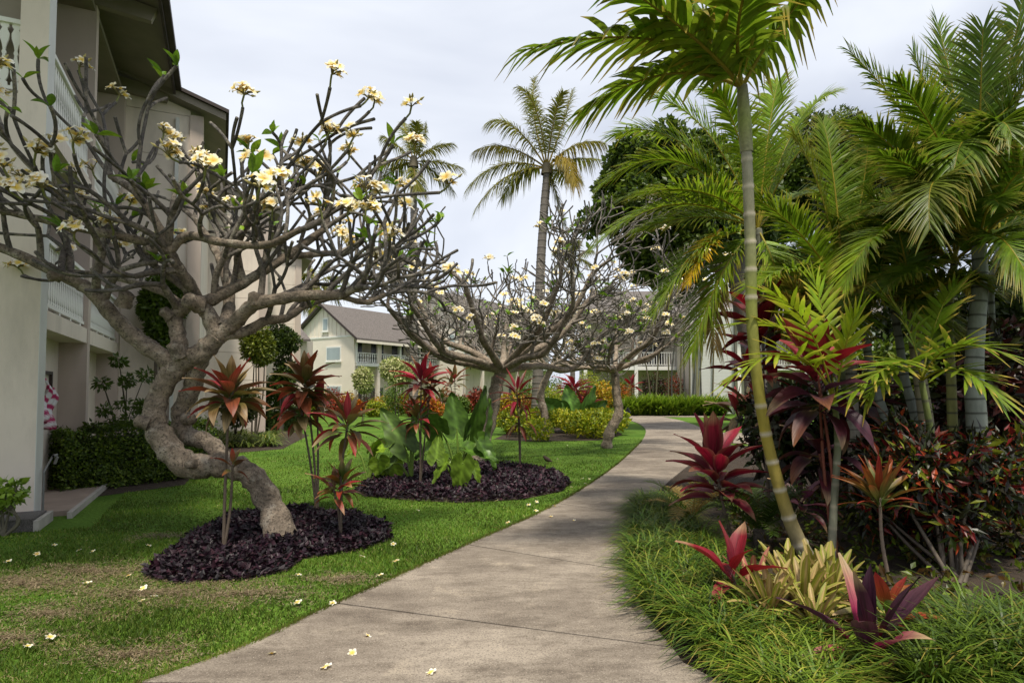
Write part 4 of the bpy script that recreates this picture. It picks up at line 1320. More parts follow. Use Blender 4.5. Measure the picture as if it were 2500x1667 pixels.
# ================================================================== PURPLE GROUND COVER
def fill_poly(poly, n):
    P = np.array(poly); lo = P.min(0); hi = P.max(0)
    q = lo + (hi - lo) * rng.random((n * 3, 2)); q = q[pip(q, poly)][:n]
    return q
def purple_bed(name, poly, n, size, h):
    q = fill_poly(poly, n)
    m = len(q)
    c = np.array(poly).mean(0)
    # distance to edge (approximate): lower at rim
    dmin = np.full(m, 9.0); pl = np.array(poly)
    for i in range(len(pl)):
        a = pl[i]; b = pl[(i + 1) % len(pl)]; ab = b - a
        tt = np.clip(((q - a) @ ab) / (ab @ ab), 0, 1)
        dmin = np.minimum(dmin, np.linalg.norm(q - (a + tt[:, None] * ab), axis=1))
    hh = h * np.clip(dmin / 0.18, 0.35, 1) * (0.8 + 0.25 * np.sin(q[:, 0] * 7) * np.sin(q[:, 1] * 5))
    z = hh * (0.25 + 0.8 * rng.random(m))
    dd = rng.normal(size=(m, 3)); dd[:, 2] = np.abs(dd[:, 2]) * 0.5 + 0.1
    nn = rng.normal(size=(m, 3)) * 0.5 + np.array([0, 0, 1.0])
    Rm = frames(dd, nn) * (size * (0.7 + 0.6 * rng.random(m)))[:, None, None]
    cols = np.stack([(0.020, 0.010, 0.017), (0.028, 0.012, 0.021), (0.013, 0.009, 0.012), (0.040, 0.013, 0.022), (0.026, 0.021, 0.023)])
    cc = cols[rng.integers(0, len(cols), m)] * (0.7 + 0.6 * rng.random((m, 1)))
    mb = MB(); mb.batch(LEAF_V * np.array([1, 1.15, 1]), LEAF_F, np.column_stack([q, z]), Rm, cc)
    return mb.build(name, M['purple'])
tag(purple_bed('purple_ground_cover', BED1, 13000, 0.068, 0.15), 'dark purple leafy ground cover round the large twisted plumeria', 'ground cover', kind='stuff')
tag(purple_bed('purple_ground_cover', BED2, 16000, 0.078, 0.16), 'dark purple leafy ground cover in the oval bed by the path', 'ground cover', kind='stuff')

# ================================================================== TI PLANTS ON THE LAWN SIDE
ti_plant('red and olive ti plant on a thin stem just left of the twisted trunk', (545, 1352), [(560, 960, 0.44, 38, dict(elev=(82, -30), vert=0.30)), (568, 1135, 0.22, 7, {})], 'redgreen', lib=BROAD)
ti_plant('tallest multi-headed ti plant of red and olive leaves behind the near purple bed', (775, 1262), [(745, 930, 0.50, 34, dict(elev=(80, -30), vert=0.45)), (735, 1000, 0.44, 18, dict(elev=(40, -30))), (775, 985, 0.45, 12, dict(dD=0.2))], 'redgreen', lib=BROAD)
ti_plant('orange-red ti plant at the right end of the near purple bed', (832, 1325), [(848, 1035, 0.46, 26, dict(elev=(82, -30), vert=0.25)), (835, 1180, 0.34, 18, dict(pal='orange')), (815, 1195, 0.34, 9, dict(pal='redgreen', dD=-0.1))], 'redgreen')
ti_plant('deep red two-tiered ti plant standing among the elephant ears', (1025, 1192), [(1028, 925, 0.56, 26, dict(elev=(80, -15), vert=0.3)), (1020, 1015, 0.50, 20, dict(elev=(70, -25), vert=0.3, pal='redgreen')), (1052, 945, 0.5, 10, dict(dD=0.3, pal='redgreen'))], 'red')
ti_plant('slender-leaved red ti plant on the right side of the oval bed', (1270, 1155), [(1262, 955, 0.60, 20, dict(elev=(78, -25), vert=0.45)), (1268, 1020, 0.5, 16, dict(elev=(60, -30), pal='redgreen'))], 'red', lib=SLIM)
ti_plant('small reddish ti plant low behind the elephant ears', (1065, 1150), [(1063, 1060, 0.35, 8, {})], 'redgreen')

# ================================================================== ELEPHANT EARS
alocasia('largest elephant ear with upright ribbed leaves in the oval bed', (1120, 1172), [
    (1115, 1045, 1105, 972, 120, 0.0, 'cam'), (1075, 1050, 1030, 1000, 150, -0.1, 'left'), (1150, 1050, 1185, 965, 110, 0.05, 'right'), (1170, 1080, 1205, 1130, 130, -0.1, 'up'),
    (1145, 1100, 1205, 1118, 120, -0.25, 'up'), (1060, 1085, 1020, 1110, 100, -0.15, 'up'), (1185, 1055, 1200, 990, 90, 0.2, 'edge')], 'elephant ears in the oval bed', (0.055, 0.125, 0.022))
alocasia('elephant ear with pale ribbed leaves left of the red ti plant', (1005, 1180), [
    (985, 1085, 940, 1010, 120, 0.0, 'cam'), (1000, 1050, 1015, 1000, 90, 0.1, 'edge'), (960, 1130, 915, 1160, 90, -0.1, 'up'), (1010, 1095, 985, 1070, 90, 0.1, 'right')], 'elephant ears in the oval bed', (0.09, 0.17, 0.05))
alocasia('low yellow-green elephant ear at the front of the oval bed', (1122, 1200), [
    (1130, 1130, 1120, 1200, 100, -0.25, 'cam'), (1090, 1130, 1060, 1170, 100, -0.1, 'up'), (1155, 1140, 1170, 1175, 70, -0.1, 'right'), (1120, 1120, 1100, 1130, 90, 0.0, 'up'), (1065, 1120, 1070, 1070, 80, 0.0, 'cam')], 'elephant ears in the oval bed', (0.12, 0.22, 0.03))
alocasia('elephant ear with arrow leaves at the left tip of the oval bed', (900, 1180), [
    (905, 1100, 925, 1075, 90, 0.0, 'edge'), (930, 1095, 965, 1075, 110, 0.0, 'up'), (870, 1100, 845, 1110, 80, 0.0, 'up'), (925, 1125, 935, 1165, 90, -0.1, 'cam'), (960, 1135, 975, 1165, 80, 0.0, 'cam')], 'elephant ears in the oval bed', (0.13, 0.23, 0.025))
alocasia('broad blue-green elephant ear behind the yellow-green ground cover', (1390, 1052), [
    (1395, 1000, 1385, 950, 90, 0, 'cam'), (1420, 1005, 1450, 955, 100, 0, 'right'), (1370, 1005, 1320, 980, 100, 0, 'left'), (1440, 1010, 1475, 985, 90, 0, 'right'), (1385, 1020, 1345, 1010, 90, -.2, 'up')], None, (0.07, 0.16, 0.04))

# ================================================================== HEDGES, WALL SHRUBS, LAWN-SIDE BEDS
def box_hedge(label, px0, px1, pyb, h, depth, n, size, cols, bulge=0.10):
    a, b = G(px0, pyb[0]), G(px1, pyb[1])
    d = (b - a); L = d.length; e = d / L; nrm = Vector((-e.y, e.x, 0))
    if nrm.y < 0: nrm = -nrm
    t = thing('hedge', tuple((a + b) / 2), label, 'hedge')
    m = n
    u = rng.random(m); v = rng.random(m); w = rng.random(m)
    face = rng.integers(0, 10, m)
    uu = np.where(face == 8, 0.0, np.where(face == 9, 1.0, u))
    ww = np.where(face < 5, 0.0, w)
    vv = np.where((face >= 5) & (face < 8), 1.0, v)
    jit = rng.normal(size=(m, 3)) * 0.035
    lump = 0.05 * np.sin(uu * L * 4.1) * np.sin(vv * 5) + 0.03 * np.sin(uu * L * 9 + 2)
    rnd = 0.10 * (1 - np.clip((1 - vv) / 0.25, 0, 1)) * (ww < 0.05)
    P = np.array(a)[None] + np.outer(uu * L, np.array(e)) + np.outer(ww * depth + rnd - lump, np.array(nrm)); P[:, 2] = 0.04 + vv * h + lump
    P += jit
    od = np.where((face < 5)[:, None], -np.array(nrm)[None], np.array([0, 0, 1.0])[None]) + rng.normal(size=(m, 3)) * 0.5
    dd = rng.normal(size=(m, 3)) + od * 0.6
    Rm = frames(dd, od + np.array([0, 0, 0.5])) * (size * (0.6 + 0.7 * rng.random(m)))[:, None, None]
    c = np.stack(cols)[rng.integers(0, len(cols), m)] * (0.65 + 0.7 * rng.random((m, 1)))
    mb = MB(); mb.batch(LEAF_V * np.array([1, 1.3, 1]), LEAF_F, P, Rm, c)
    o = mb.build('foliage', M['leaf'], t); o['kind'] = 'stuff'
    mb = MB()
    for k in range(9):
        q = a + e * (L * (k + 0.5) / 9) + nrm * depth * 0.5
        tube(mb, [tuple(q), tuple(q + Vector((0.05, 0, h * 0.6)))], [0.02, 0.012], 5, (0.08, 0.06, 0.05))
        mb.box(*(0, 0.001), 0, 0.001, 0, 0.001) if False else None
    mb.build('stems', M['stem'], t)
    # dark twiggy core so the hedge is solid
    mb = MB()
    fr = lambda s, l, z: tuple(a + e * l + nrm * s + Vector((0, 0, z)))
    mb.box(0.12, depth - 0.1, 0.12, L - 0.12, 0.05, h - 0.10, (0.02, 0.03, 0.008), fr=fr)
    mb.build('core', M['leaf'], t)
    return t
HG = [(0.06, 0.12, 0.018), (0.09, 0.16, 0.022), (0.035, 0.072, 0.012), (0.12, 0.19, 0.03)]
box_hedge('clipped dark green hedge between the near pier and the twisted trunk', 150, 520, (1208, 1160), 0.98, 0.8, 15000, 0.055, HG)
box_hedge('small clipped hedge at the far corner of the left building', 655, 752, (1055, 1046), 0.95, 1.0, 5000, 0.09, [(0.045, 0.09, 0.015), (0.06, 0.11, 0.02)])
# soil strip under the near hedge
hp = px_poly([(150, 1224), (450, 1184), (520, 1110), (690, 1096), (755, 1062), (650, 1040), (480, 1080), (160, 1190)])
sheet('hedge_soil', hp, 0.005, M['soil'])
def wcl(px, py, D): return tuple(W(px, py, D))
Dw = 15.0
shrub('wall_shrub', 'dark espaliered shrub climbing the pale end wall behind the twisted trunk', 'shrub', W(385, 955, 14.2)[:2],
      blobs_in(W(405, 720, 14.3), (0.55, 0.2, 0.55), 9, 0.30) + blobs_in(W(395, 800, 14.3), (0.25, 0.15, 0.6), 5, 0.20), 7000, 0.13, [(0.05, 0.095, 0.016), (0.065, 0.115, 0.018)], stems=7, stemr=0.05)
shrub('wall_shrub', 'airy yellow-green shrub against the second end wall', 'shrub', W(622, 955, 21)[:2], blobs_in(W(622, 850, 21), (0.45, 0.3, 0.8), 9, 0.32), 5000, 0.13, [(0.15, 0.19, 0.03), (0.10, 0.15, 0.025)], stems=4, stemr=0.03)
shrub('wall_shrub', 'tall dark shrub trained up the third end wall', 'shrub', W(690, 955, 26)[:2], blobs_in(W(690, 835, 26), (0.45, 0.3, 0.5), 7, 0.4) + blobs_in(W(685, 910, 26), (0.35, 0.3, 0.9), 7, 0.3), 6500, 0.15, [(0.03, 0.06, 0.012), (0.05, 0.085, 0.016)], stems=6, stemr=0.05)
shrub('wall_shrub', 'sparse young shrub with bare twigs above the near hedge', 'shrub', G(300, 1130)[:2],
      [(W(x, y, 10.8), .10, .10, .09) for x, y in ((290, 880), (250, 935), (310, 930), (355, 915), (345, 990), (255, 1000), (300, 985), (320, 1020), (275, 1030), (225, 1040))], 700, 0.10, [(0.04, 0.075, 0.014)], stems=14, stemr=0.013)
shrub('round_bush', 'dark rounded bush behind the red ti plant head by the twisted trunk', 'shrub', G(575, 1075)[:2], blobs_in(W(580, 985, 19), (0.55, 0.4, 0.5), 8, 0.38), 5000, 0.11, [(0.03, 0.05, 0.015), (0.05, 0.06, 0.02)], stems=5)
shrub('green_bush', 'light green bush beside the far corner hedge', 'shrub', G(680, 1048)[:2], blobs_in(W(680, 960, 27), (0.7, 0.4, 0.5), 7, 0.45), 3500, 0.14, [(0.05, 0.10, 0.02), (0.07, 0.12, 0.02)])
t = thing('strap_leaf_clump', tuple(G(600, 1085)), 'pale strap-leaved clump along the foot of the left building', 'plant')
mb = MB(); cs = [tuple(G(random.uniform(515, 670), random.uniform(1066, 1092))) for _ in range(42)]
strap_clump(mb, cs, 42, 0.75, 0.04, [(0.11, 0.17, 0.05), (0.08, 0.14, 0.03), (0.16, 0.21, 0.08)], arch=1.1, lift=1.15)
mb.build('blades', M['leaf'], t, True)['kind'] = 'stuff'
# succulent by the near pier
b = G(10, 1310)
t = thing('jade_shrub', tuple(b), 'small bright green succulent shrub at the foot of the near pier', 'shrub')
mb = MB()
for k in range(9):
    tube(mb, catmull([tuple(b), tuple(b + Vector((random.uniform(-.15, .2), 0, .2))), tuple(W(random.uniform(-30, 45), random.uniform(1180, 1240), b.y - .05))], 4), [0.018, 0.009], 6, (0.10, 0.09, 0.06))
mb.build('stems', M['stem'], t, True)
mb = MB(); leaf_mass(mb, 420, [(W(12, 1205, b.y), .21, .2, .15), (W(-20, 1225, b.y), .2, .2, .15)], 0.095, [(0.12, 0.22, 0.03), (0.16, 0.27, 0.04)], tv=LEAF_V * np.array([1, 1.5, 1]), shell=0.3)
mb.build('foliage', M['waxy'], t)['kind'] = 'stuff'

# ---- variegated round shrubs and the flower bed in front of the gabled house
VAR = [(0.46, 0.47, 0.20), (0.36, 0.40, 0.13), (0.55, 0.54, 0.30), (0.20, 0.26, 0.06)]
shrub('variegated_shrub', 'smaller round pale yellow variegated shrub in front of the gabled house', 'shrub', W(885, 955, 30)[:2], blobs_in(W(885, 930, 30), (0.32, 0.3, 0.55), 9, 0.34), 4500, 0.14, VAR, mat_='petal')
shrub('variegated_shrub', 'larger round pale yellow variegated shrub in front of the gabled house', 'shrub', W(972, 955, 30)[:2], blobs_in(W(972, 905, 30), (0.5, 0.4, 0.45), 10, 0.45), 6500, 0.15, VAR, mat_='petal')
CRO = {'yellow': [(0.32, 0.27, 0.02), (0.22, 0.22, 0.02), (0.36, 0.20, 0.02)], 'orange': [(0.38, 0.13, 0.015), (0.30, 0.20, 0.02), (0.25, 0.05, 0.015)],
       'red': [(0.16, 0.02, 0.02), (0.10, 0.03, 0.02), (0.24, 0.04, 0.03)], 'green': [(0.06, 0.12, 0.02), (0.08, 0.15, 0.02)], 'lime': [(0.20, 0.28, 0.02), (0.28, 0.32, 0.03), (0.13, 0.2, 0.02)],
       'dark': [(0.05, 0.02, 0.025), (0.03, 0.05, 0.015)], 'white': [(0.55, 0.5, 0.48), (0.08, 0.14, 0.03), (0.08, 0.14, 0.03)]}
def bed_shrub(label, px, pyb, pyt, wpx, pal, n=1800, size=0.13, D=None, name='croton_shrub', cat='shrub', group=None):
    D = D or 2550.0 / (pyb - 955)
    h = (pyb - pyt) / FPX * D; w = wpx / FPX * D / 2
    c = W(px, (pyb + pyt) / 2, D); 
    c = Vector((c.x, c.y, max(h * 0.5, c.z)))
    return shrub(name, label, cat, (c.x, c.y), blobs_in(tuple(c), (w * 0.65, 0.35, h * 0.28), 7, max(0.16, min(w, h / 2) * 0.62)), n, size, CRO[pal], group)
bed_shrub('dark red and green shrub left of the pale round shrubs', 800, 1012, 940, 90, 'red')
bed_shrub('yellow croton below the smaller pale round shrub', 850, 1010, 955, 70, 'yellow')
bed_shrub('dark purple shrub between the two pale round shrubs', 905, 1011, 955, 60, 'dark')
bed_shrub('orange and yellow croton under the larger pale round shrub', 930, 1012, 960, 55, 'yellow', 1300)
bed_shrub('bushy bright green shrub below the larger pale round shrub', 965, 1014, 930, 95, 'green', 3200)
bed_shrub('white-flowered green shrub right of the larger pale round shrub', 1030, 1010, 940, 80, 'white', 2000)
bed_shrub('low red croton in the bed right of the gabled house balcony', 1095, 1004, 950, 70, 'red')
bed_shrub('yellow bedding plant strip in front of the taller gabled house', 1140, 1002, 975, 90, 'yellow', 1500, 0.10)
bed_shrub('orange bedding croton beside the yellow strip', 1147, 1000, 958, 45, 'orange', 900, 0.10)
bed_shrub('dark green shrub behind the trunk of the oval-bed plumeria', 1060, 1004, 950, 60, 'green')
bed_shrub('golden orange croton behind the slender-leaved ti plant', 1300, 1030, 955, 60, 'orange', 1600)
bed_shrub('yellow-green shrub left of the crimson ti in the far bed', 1350, 1014, 930, 70, 'lime', 1800)
bed_shrub('broad dark green shrub filling the far bed under the coconut trunk', 1340, 1008, 890, 130, 'green', 3500, 0.16)
bed_shrub('lime croton behind the thin forked plumeria', 1440, 1012, 890, 80, 'lime', 2400)
bed_shrub('orange-red croton right of the forked plumeria stem', 1520, 1012, 915, 60, 'orange', 1600)
bed_shrub('dark leafy shrub at the foot of the balcony block post', 1610, 1009, 905, 110, 'dark', 2500, 0.16)
bed_shrub('dark red shrub below the siding wall', 1660, 1008, 900, 60, 'red', 1500)
for (lab, px, pb, pt, wp, pal) in (('yellow-green shrub at the left end of the far flower bed', 770, 1012, 950, 60, 'lime'), ('low crimson shrub in front of the dark red one in the far bed', 825, 1016, 975, 60, 'red'), ('orange-flecked croton before the smaller pale round shrub', 870, 1016, 975, 60, 'orange'),
        ('lime mound at the lawn edge under the dark purple shrub', 915, 1017, 978, 60, 'lime'), ('tall yellow croton between the two pale shrubs and the ti plant', 1000, 1014, 950, 60, 'yellow'), ('red croton right of the bushy bright green shrub', 1015, 1017, 970, 60, 'red'),
        ('orange croton in front of the white-flowered shrub', 1055, 1016, 968, 60, 'orange'), ('green mound below the taller gabled house balcony', 1120, 1014, 965, 70, 'green'), ('dark red shrub left of the oval-bed plumeria trunk', 1155, 1012, 945, 55, 'red'),
        ('yellow shrub right of the oval-bed plumeria trunk', 1240, 1016, 955, 60, 'yellow'), ('green shrub behind the slender-leaved ti plant', 1275, 1014, 930, 70, 'green'), ('red shrub behind the far elephant ear', 1420, 1012, 950, 60, 'red'),
        ('yellow croton behind the lime one in the far bed', 1470, 1014, 930, 60, 'yellow'), ('green shrub below the balcony block railing', 1500, 1010, 930, 70, 'green')):
    bed_shrub(lab, px, pb, pt, wp, pal, 1500, 0.2)
ti_plant('red ti plant with upright head in the bed before the gabled house', (1112, 1006), [(1110, 925, 1.5, 14, {}), (1100, 940, 1.2, 10, {})], 'redgreen', stemr=0.03)
ti_plant('crimson ti head against the balcony block, above the far elephant ear', (1400, 1020), [(1402, 945, 1.5, 22, dict(elev=(50, 0)))], 'bright', stemr=0.03)
ti_plant('dark red ti plant rising out of the yellow-green ground cover', (1425, 1048), [(1425, 990, 1.0, 16, dict(elev=(70, -5)))], 'red', stemr=0.03)
ti_plant('magenta ti head left of the balcony block post', (1545, 1012), [(1542, 940, 1.1, 12, {})], 'bright', stemr=0.03)
ti_plant('orange ti plant with thin leaves before the pale ground floor', (1085, 1008), [(1080, 975, 1.2, 14, {})], 'orange', stemr=0.03)
# yellow-green ground cover bed
t = thing('ground_cover_bed', tuple(G(1360, 1060)), 'bright yellow-green bushy ground cover edging the far lawn', 'ground cover')
q = fill_poly(BED3, 26); bl = [((x, y, 0.35 + 0.25 * random.random()), .5, .5, .38) for x, y in q]
mb = MB(); leaf_mass(mb, 13000, bl, 0.15, [(0.26, 0.33, 0.02), (0.18, 0.26, 0.02), (0.34, 0.36, 0.03), (0.10, 0.17, 0.015)], out=0.6, droop=-0.5)
mb.build('foliage', M['leaf'], t)['kind'] = 'stuff'
# strappy green hedge in front of the balcony block
t = thing('strap_leaf_hedge', tuple(G(1620, 1011)), 'long bright green strap-leaved border across the end of the path', 'hedge')
mb = MB(); cs = [tuple(W(random.uniform(1520, 1770), 955, random.uniform(43, 45.5)).xy) + (0,) for _ in range(260)]
strap_clump(mb, cs, 22, 1.7, 0.09, [(0.10, 0.19, 0.02), (0.15, 0.24, 0.03), (0.07, 0.14, 0.015)], arch=0.55, lift=1.3, tan=0)
mb.build('blades', M['leaf'], t, True)['kind'] = 'stuff'
# thin bamboo-like stems in front of the siding wall
t = thing('bamboo_clump', tuple(W(1720, 955, 45.6).xy) + (0,), 'group of thin bare bamboo canes in front of the siding wall', 'bamboo')
for x0, x1, y1 in ((1590, 1575, 880), (1640, 1648, 830), (1660, 1664, 800), (1672, 1668, 790), (1683, 1682, 780), (1690, 1694, 780), (1700, 1700, 740), (1712, 1712, 735), (1738, 1737, 740), (1700, 1716, 850), (1792, 1790, 700), (1600, 1610, 860), (1630, 1632, 870)):
    mb = MB(); b = W(x0, 955, 45.7); tube(mb, catmull([(b.x, b.y, 0), tuple(W((x0 + x1) / 2 + random.uniform(-4, 4), (985 + y1) / 2, 45.7)), tuple(W(x1, y1, 45.7))], 6), [0.07, 0.045], 6, random.choice([(0.10, 0.09, 0.05), (0.20, 0.19, 0.10), (0.06, 0.06, 0.05)]))
    mb.build('cane', M['stem'], t, True)
# path light
pl = thing('path_light', tuple(G(1533, 1037)), 'small black path light at the lawn edge by the bend', 'lamp')
b = G(1533, 1037)
mb = MB(); tube(mb, [tuple(b), tuple(b + Vector((0, 0, 0.75)))], 0.03, 6); mb.build('post', M['lamp_black'], pl)
mb = MB(); tube(mb, [tuple(b + Vector((0, 0, 0.62))), tuple(b + Vector((0, 0, 0.68))), tuple(b + Vector((0, 0, 0.86)))], [0.16, 0.13, 0.05], 10); mb.build('shade', M['lamp_black'], pl)
# bird
b = G(1338, 1132)
mb = MB(); D = b.y
P = catmull([tuple(b + Vector((0.11, 0, 0.055))), tuple(b + Vector((0.05, 0, 0.07))), tuple(b + Vector((-0.01, 0, 0.10))), tuple(b + Vector((-0.06, 0, 0.135))), tuple(b + Vector((-0.09, 0, 0.165))), tuple(b + Vector((-0.125, 0, 0.165)))], 4)
tube(mb, P, [0.008, 0.02, 0.05, 0.055, 0.04, 0.034, 0.004], 9, (0.075, 0.05, 0.04))
bird = mb.build('bird', M['bird'], None, True)
tag(bird, 'small brown bird standing on the lawn above the oval bed', 'bird')
for s in (-0.02, 0.02):
    mb = MB(); tube(mb, [tuple(b + Vector((-0.01, s, 0))), tuple(b + Vector((0.0, s, 0.07)))], 0.005, 5, (0.3, 0.18, 0.05)); mb.build('leg', M['bird'], bird)

# ================================================================== COCONUT PALMS AND THE BIG DARK TREE
COC = dict(n=74, ll=0.92, lw=0.058, droop=0.6, lift=0.1, col=(0.12, 0.15, 0.05), tipcol=(0.16, 0.15, 0.08), ang0=70, ang1=28, rach=0.05, rcol=(0.20, 0.18, 0.06), start=0.14, rough=0.2)
def coco(label, D, trunk, crown, fr, rad, sc=1.0, base=None):
    cp = W(crown[0], crown[1], D)
    b = base or W(trunk[0][0], 955, D)
    pts = [(b.x, b.y, 0)] + [tuple(W(x, y, D)) for x, y in trunk[1:]] + [tuple(cp)]
    fl = []
    for (cx, cy, tx, ty, dD, kw) in fr:
        k = dict(kw)
        if 'll' not in k: k['ll'] = COC['ll'] * sc
        k['lw'] = COC['lw'] * sc; k['rach'] = COC['rach'] * sc
        fl.append((tuple(cp), tuple(W(cx, cy, D + dD * 0.5)), tuple(W(tx, ty, D + dD)), k))
    return palm(label, 'coconut palms', pts, rad, fl, dict(ring=0.35, colA=(0.17, 0.15, 0.13), colB=(0.07, 0.062, 0.055), bulge=0.08), COC, 'coconut_palm', shaft=([W(crown[0], crown[1] + 14, D), W(crown[0], crown[1] - 12, D)], [0.30 * sc, 0.20 * sc], (0.12, 0.10, 0.06)), cat='palm tree')
coco('tall coconut palm standing alone against the sky at centre', 30, [(1311, 960), (1318, 700), (1328, 520), (1335, 440)], (1335, 412), [
    (1290, 280, 1305, 190, 1.0, {}), (1320, 240, 1268, 212, -1.0, dict(droop=0.7)), (1380, 290, 1398, 220, 0.5, {}), (1350, 270, 1375, 225, -1.5, {}),
    (1250, 270, 1190, 300, -0.5, {}), (1230, 330, 1160, 370, 0.8, dict(col=(0.12, 0.13, 0.03), droop=0.9)), (1210, 370, 1140, 462, 0.0, {}), (1230, 400, 1160, 512, -1.0, {}), (1270, 400, 1225, 485, 1.0, {}),
    (1390, 340, 1405, 455, -1.2, dict(col=(0.17, 0.15, 0.03), droop=0.8)), (1400, 330, 1475, 350, 0.5, dict(col=(0.11, 0.12, 0.03), droop=0.9)), (1380, 380, 1462, 390, 1.5, dict(droop=0.9)), (1350, 440, 1382, 555, 0.0, {}), (1385, 420, 1410, 440, 2.5, {})],
    [0.32, 0.25, 0.24, 0.21, 0.20])
coco('coconut palm half hidden behind the top right of the big plumeria crown', 42, [(1010, 960), (1010, 700), (1010, 500)], (1010, 395), [
    (990, 320, 985, 300, 1, {}), (1020, 320, 1015, 300, -1, {}), (1040, 330, 1040, 305, 0, {}), (960, 340, 935, 335, 0, {}), (950, 380, 908, 420, 0, {}), (970, 400, 920, 450, 1, {}), (1060, 350, 1105, 352, 0, {}), (1070, 390, 1128, 410, 0, {}), (1060, 410, 1105, 465, 1, {}), (1010, 440, 1030, 470, -1, {})],
    [0.34, 0.26, 0.24, 0.22], 1.15)
coco('small distant coconut palm seen over the middle plumeria', 65, [(1398, 960), (1398, 800), (1398, 680)], (1398, 632), [
    (1380, 590, 1385, 590, 1, {}), (1405, 590, 1408, 588, -1, {}), (1370, 610, 1355, 615, 0, {}), (1375, 625, 1352, 655, 0, {}), (1425, 610, 1445, 612, 0, {}), (1430, 630, 1452, 655, 0, {}), (1400, 640, 1420, 672, 0, {}), (1390, 640, 1372, 675, 0, {})],
    [0.3, 0.24, 0.22, 0.2], 1.2)
coco('coconut palm with drooping fronds showing beside the gable of the cream house', 58, [(770, 960), (770, 800), (770, 740)], (772, 690), [
    (745, 650, 730, 690, 0, {}), (790, 640, 800, 640, 0, {}), (820, 660, 850, 690, 0, {}), (810, 690, 868, 735, 0, {}), (745, 700, 742, 760, 0, {}), (770, 710, 760, 765, -1, {}), (800, 700, 830, 740, 1, {}), (760, 650, 740, 640, 1, {})],
    [0.3, 0.24, 0.22, 0.2], 1.3)
# big dark tree: trunk, limbs, crown
FD = 26.0
t = thing('banyan_tree', tuple(W(1850, 955, FD).xy) + (0,), 'huge dark dense-crowned tree behind the palms', 'tree')
bl = []
for (x, y, r, dd) in ((1560, 385, 105, 0), (1500, 450, 75, 0), (1480, 520, 70, -0.5), (1560, 500, 130, 0), (1680, 430, 130, .5), (1640, 560, 140, 0), (1720, 620, 130, 0), (1580, 640, 90, 0), (1680, 690, 80, 0), (1800, 430, 120, 1), (1880, 400, 90, 1), (1800, 560, 150, 1), (1630, 340, 60, 0), (1720, 350, 60, 0.5), (1930, 470, 130, 1), (1870, 650, 130, 1)):
    rr = r / FPX * FD
    c = W(x, y, FD + dd * 1.5)
    bl += blobs_in(tuple(c), (rr * 0.62, rr * 0.7, rr * 0.62), 5, rr * 0.42)
mb = MB(); leaf_mass(mb, 62000, bl, 0.26, [(0.038, 0.072, 0.014), (0.058, 0.105, 0.016), (0.026, 0.052, 0.011), (0.08, 0.13, 0.022)], shell=0.62, tv=LEAF_V * np.array([1, 1.3, 1]))
mb.build('crown', M['leaf'], t)['kind'] = 'stuff'
mb = MB()
b = W(1850, 955, FD); top = W(1800, 690, FD)
tube(mb, catmull([(b.x, b.y, 0), tuple((Vector((b.x, b.y, 0)) + top) / 2 + Vector((0.2, 0, 0))), tuple(top)], 6), [0.55, 0.42, 0.38], 12, (0.10, 0.085, 0.07), jit=0.15)
for (x, y) in ((1560, 420), (1500, 500), (1650, 380), (1800, 430), (1880, 380), (1600, 620), (1800, 600), (1720, 500)):
    e = W(x, y, FD + 0.5); m_ = (top + e) / 2 + Vector((0, 0, 0.6))
    tube(mb, catmull([tuple(top), tuple(m_), tuple(e)], 6), [0.24, 0.08], 8, (0.09, 0.078, 0.065), jit=0.12)
mb.build('trunk', M['bark'], t, True)
shrub('round_tree', 'distant rounded green treetop in the gap between the palm crowns', 'tree', W(2040, 955, 40)[:2], blobs_in(W(2030, 320, 40), (1.9, 1, 1.3), 9, 1.1) + blobs_in(W(2060, 470, 40), (2.5, 1, 2.5), 9, 1.6), 12000, 0.35, [(0.035, 0.06, 0.014), (0.05, 0.085, 0.018)], stems=4, stemr=0.25)

# ================================================================== PALMS ON THE RIGHT
ARE = dict(n=46, ll=0.62, lw=0.030, droop=0.28, lift=0.45, col=(0.085, 0.165, 0.018), tipcol=(0.22, 0.19, 0.08), rach=0.018, rcol=(0.20, 0.20, 0.04))
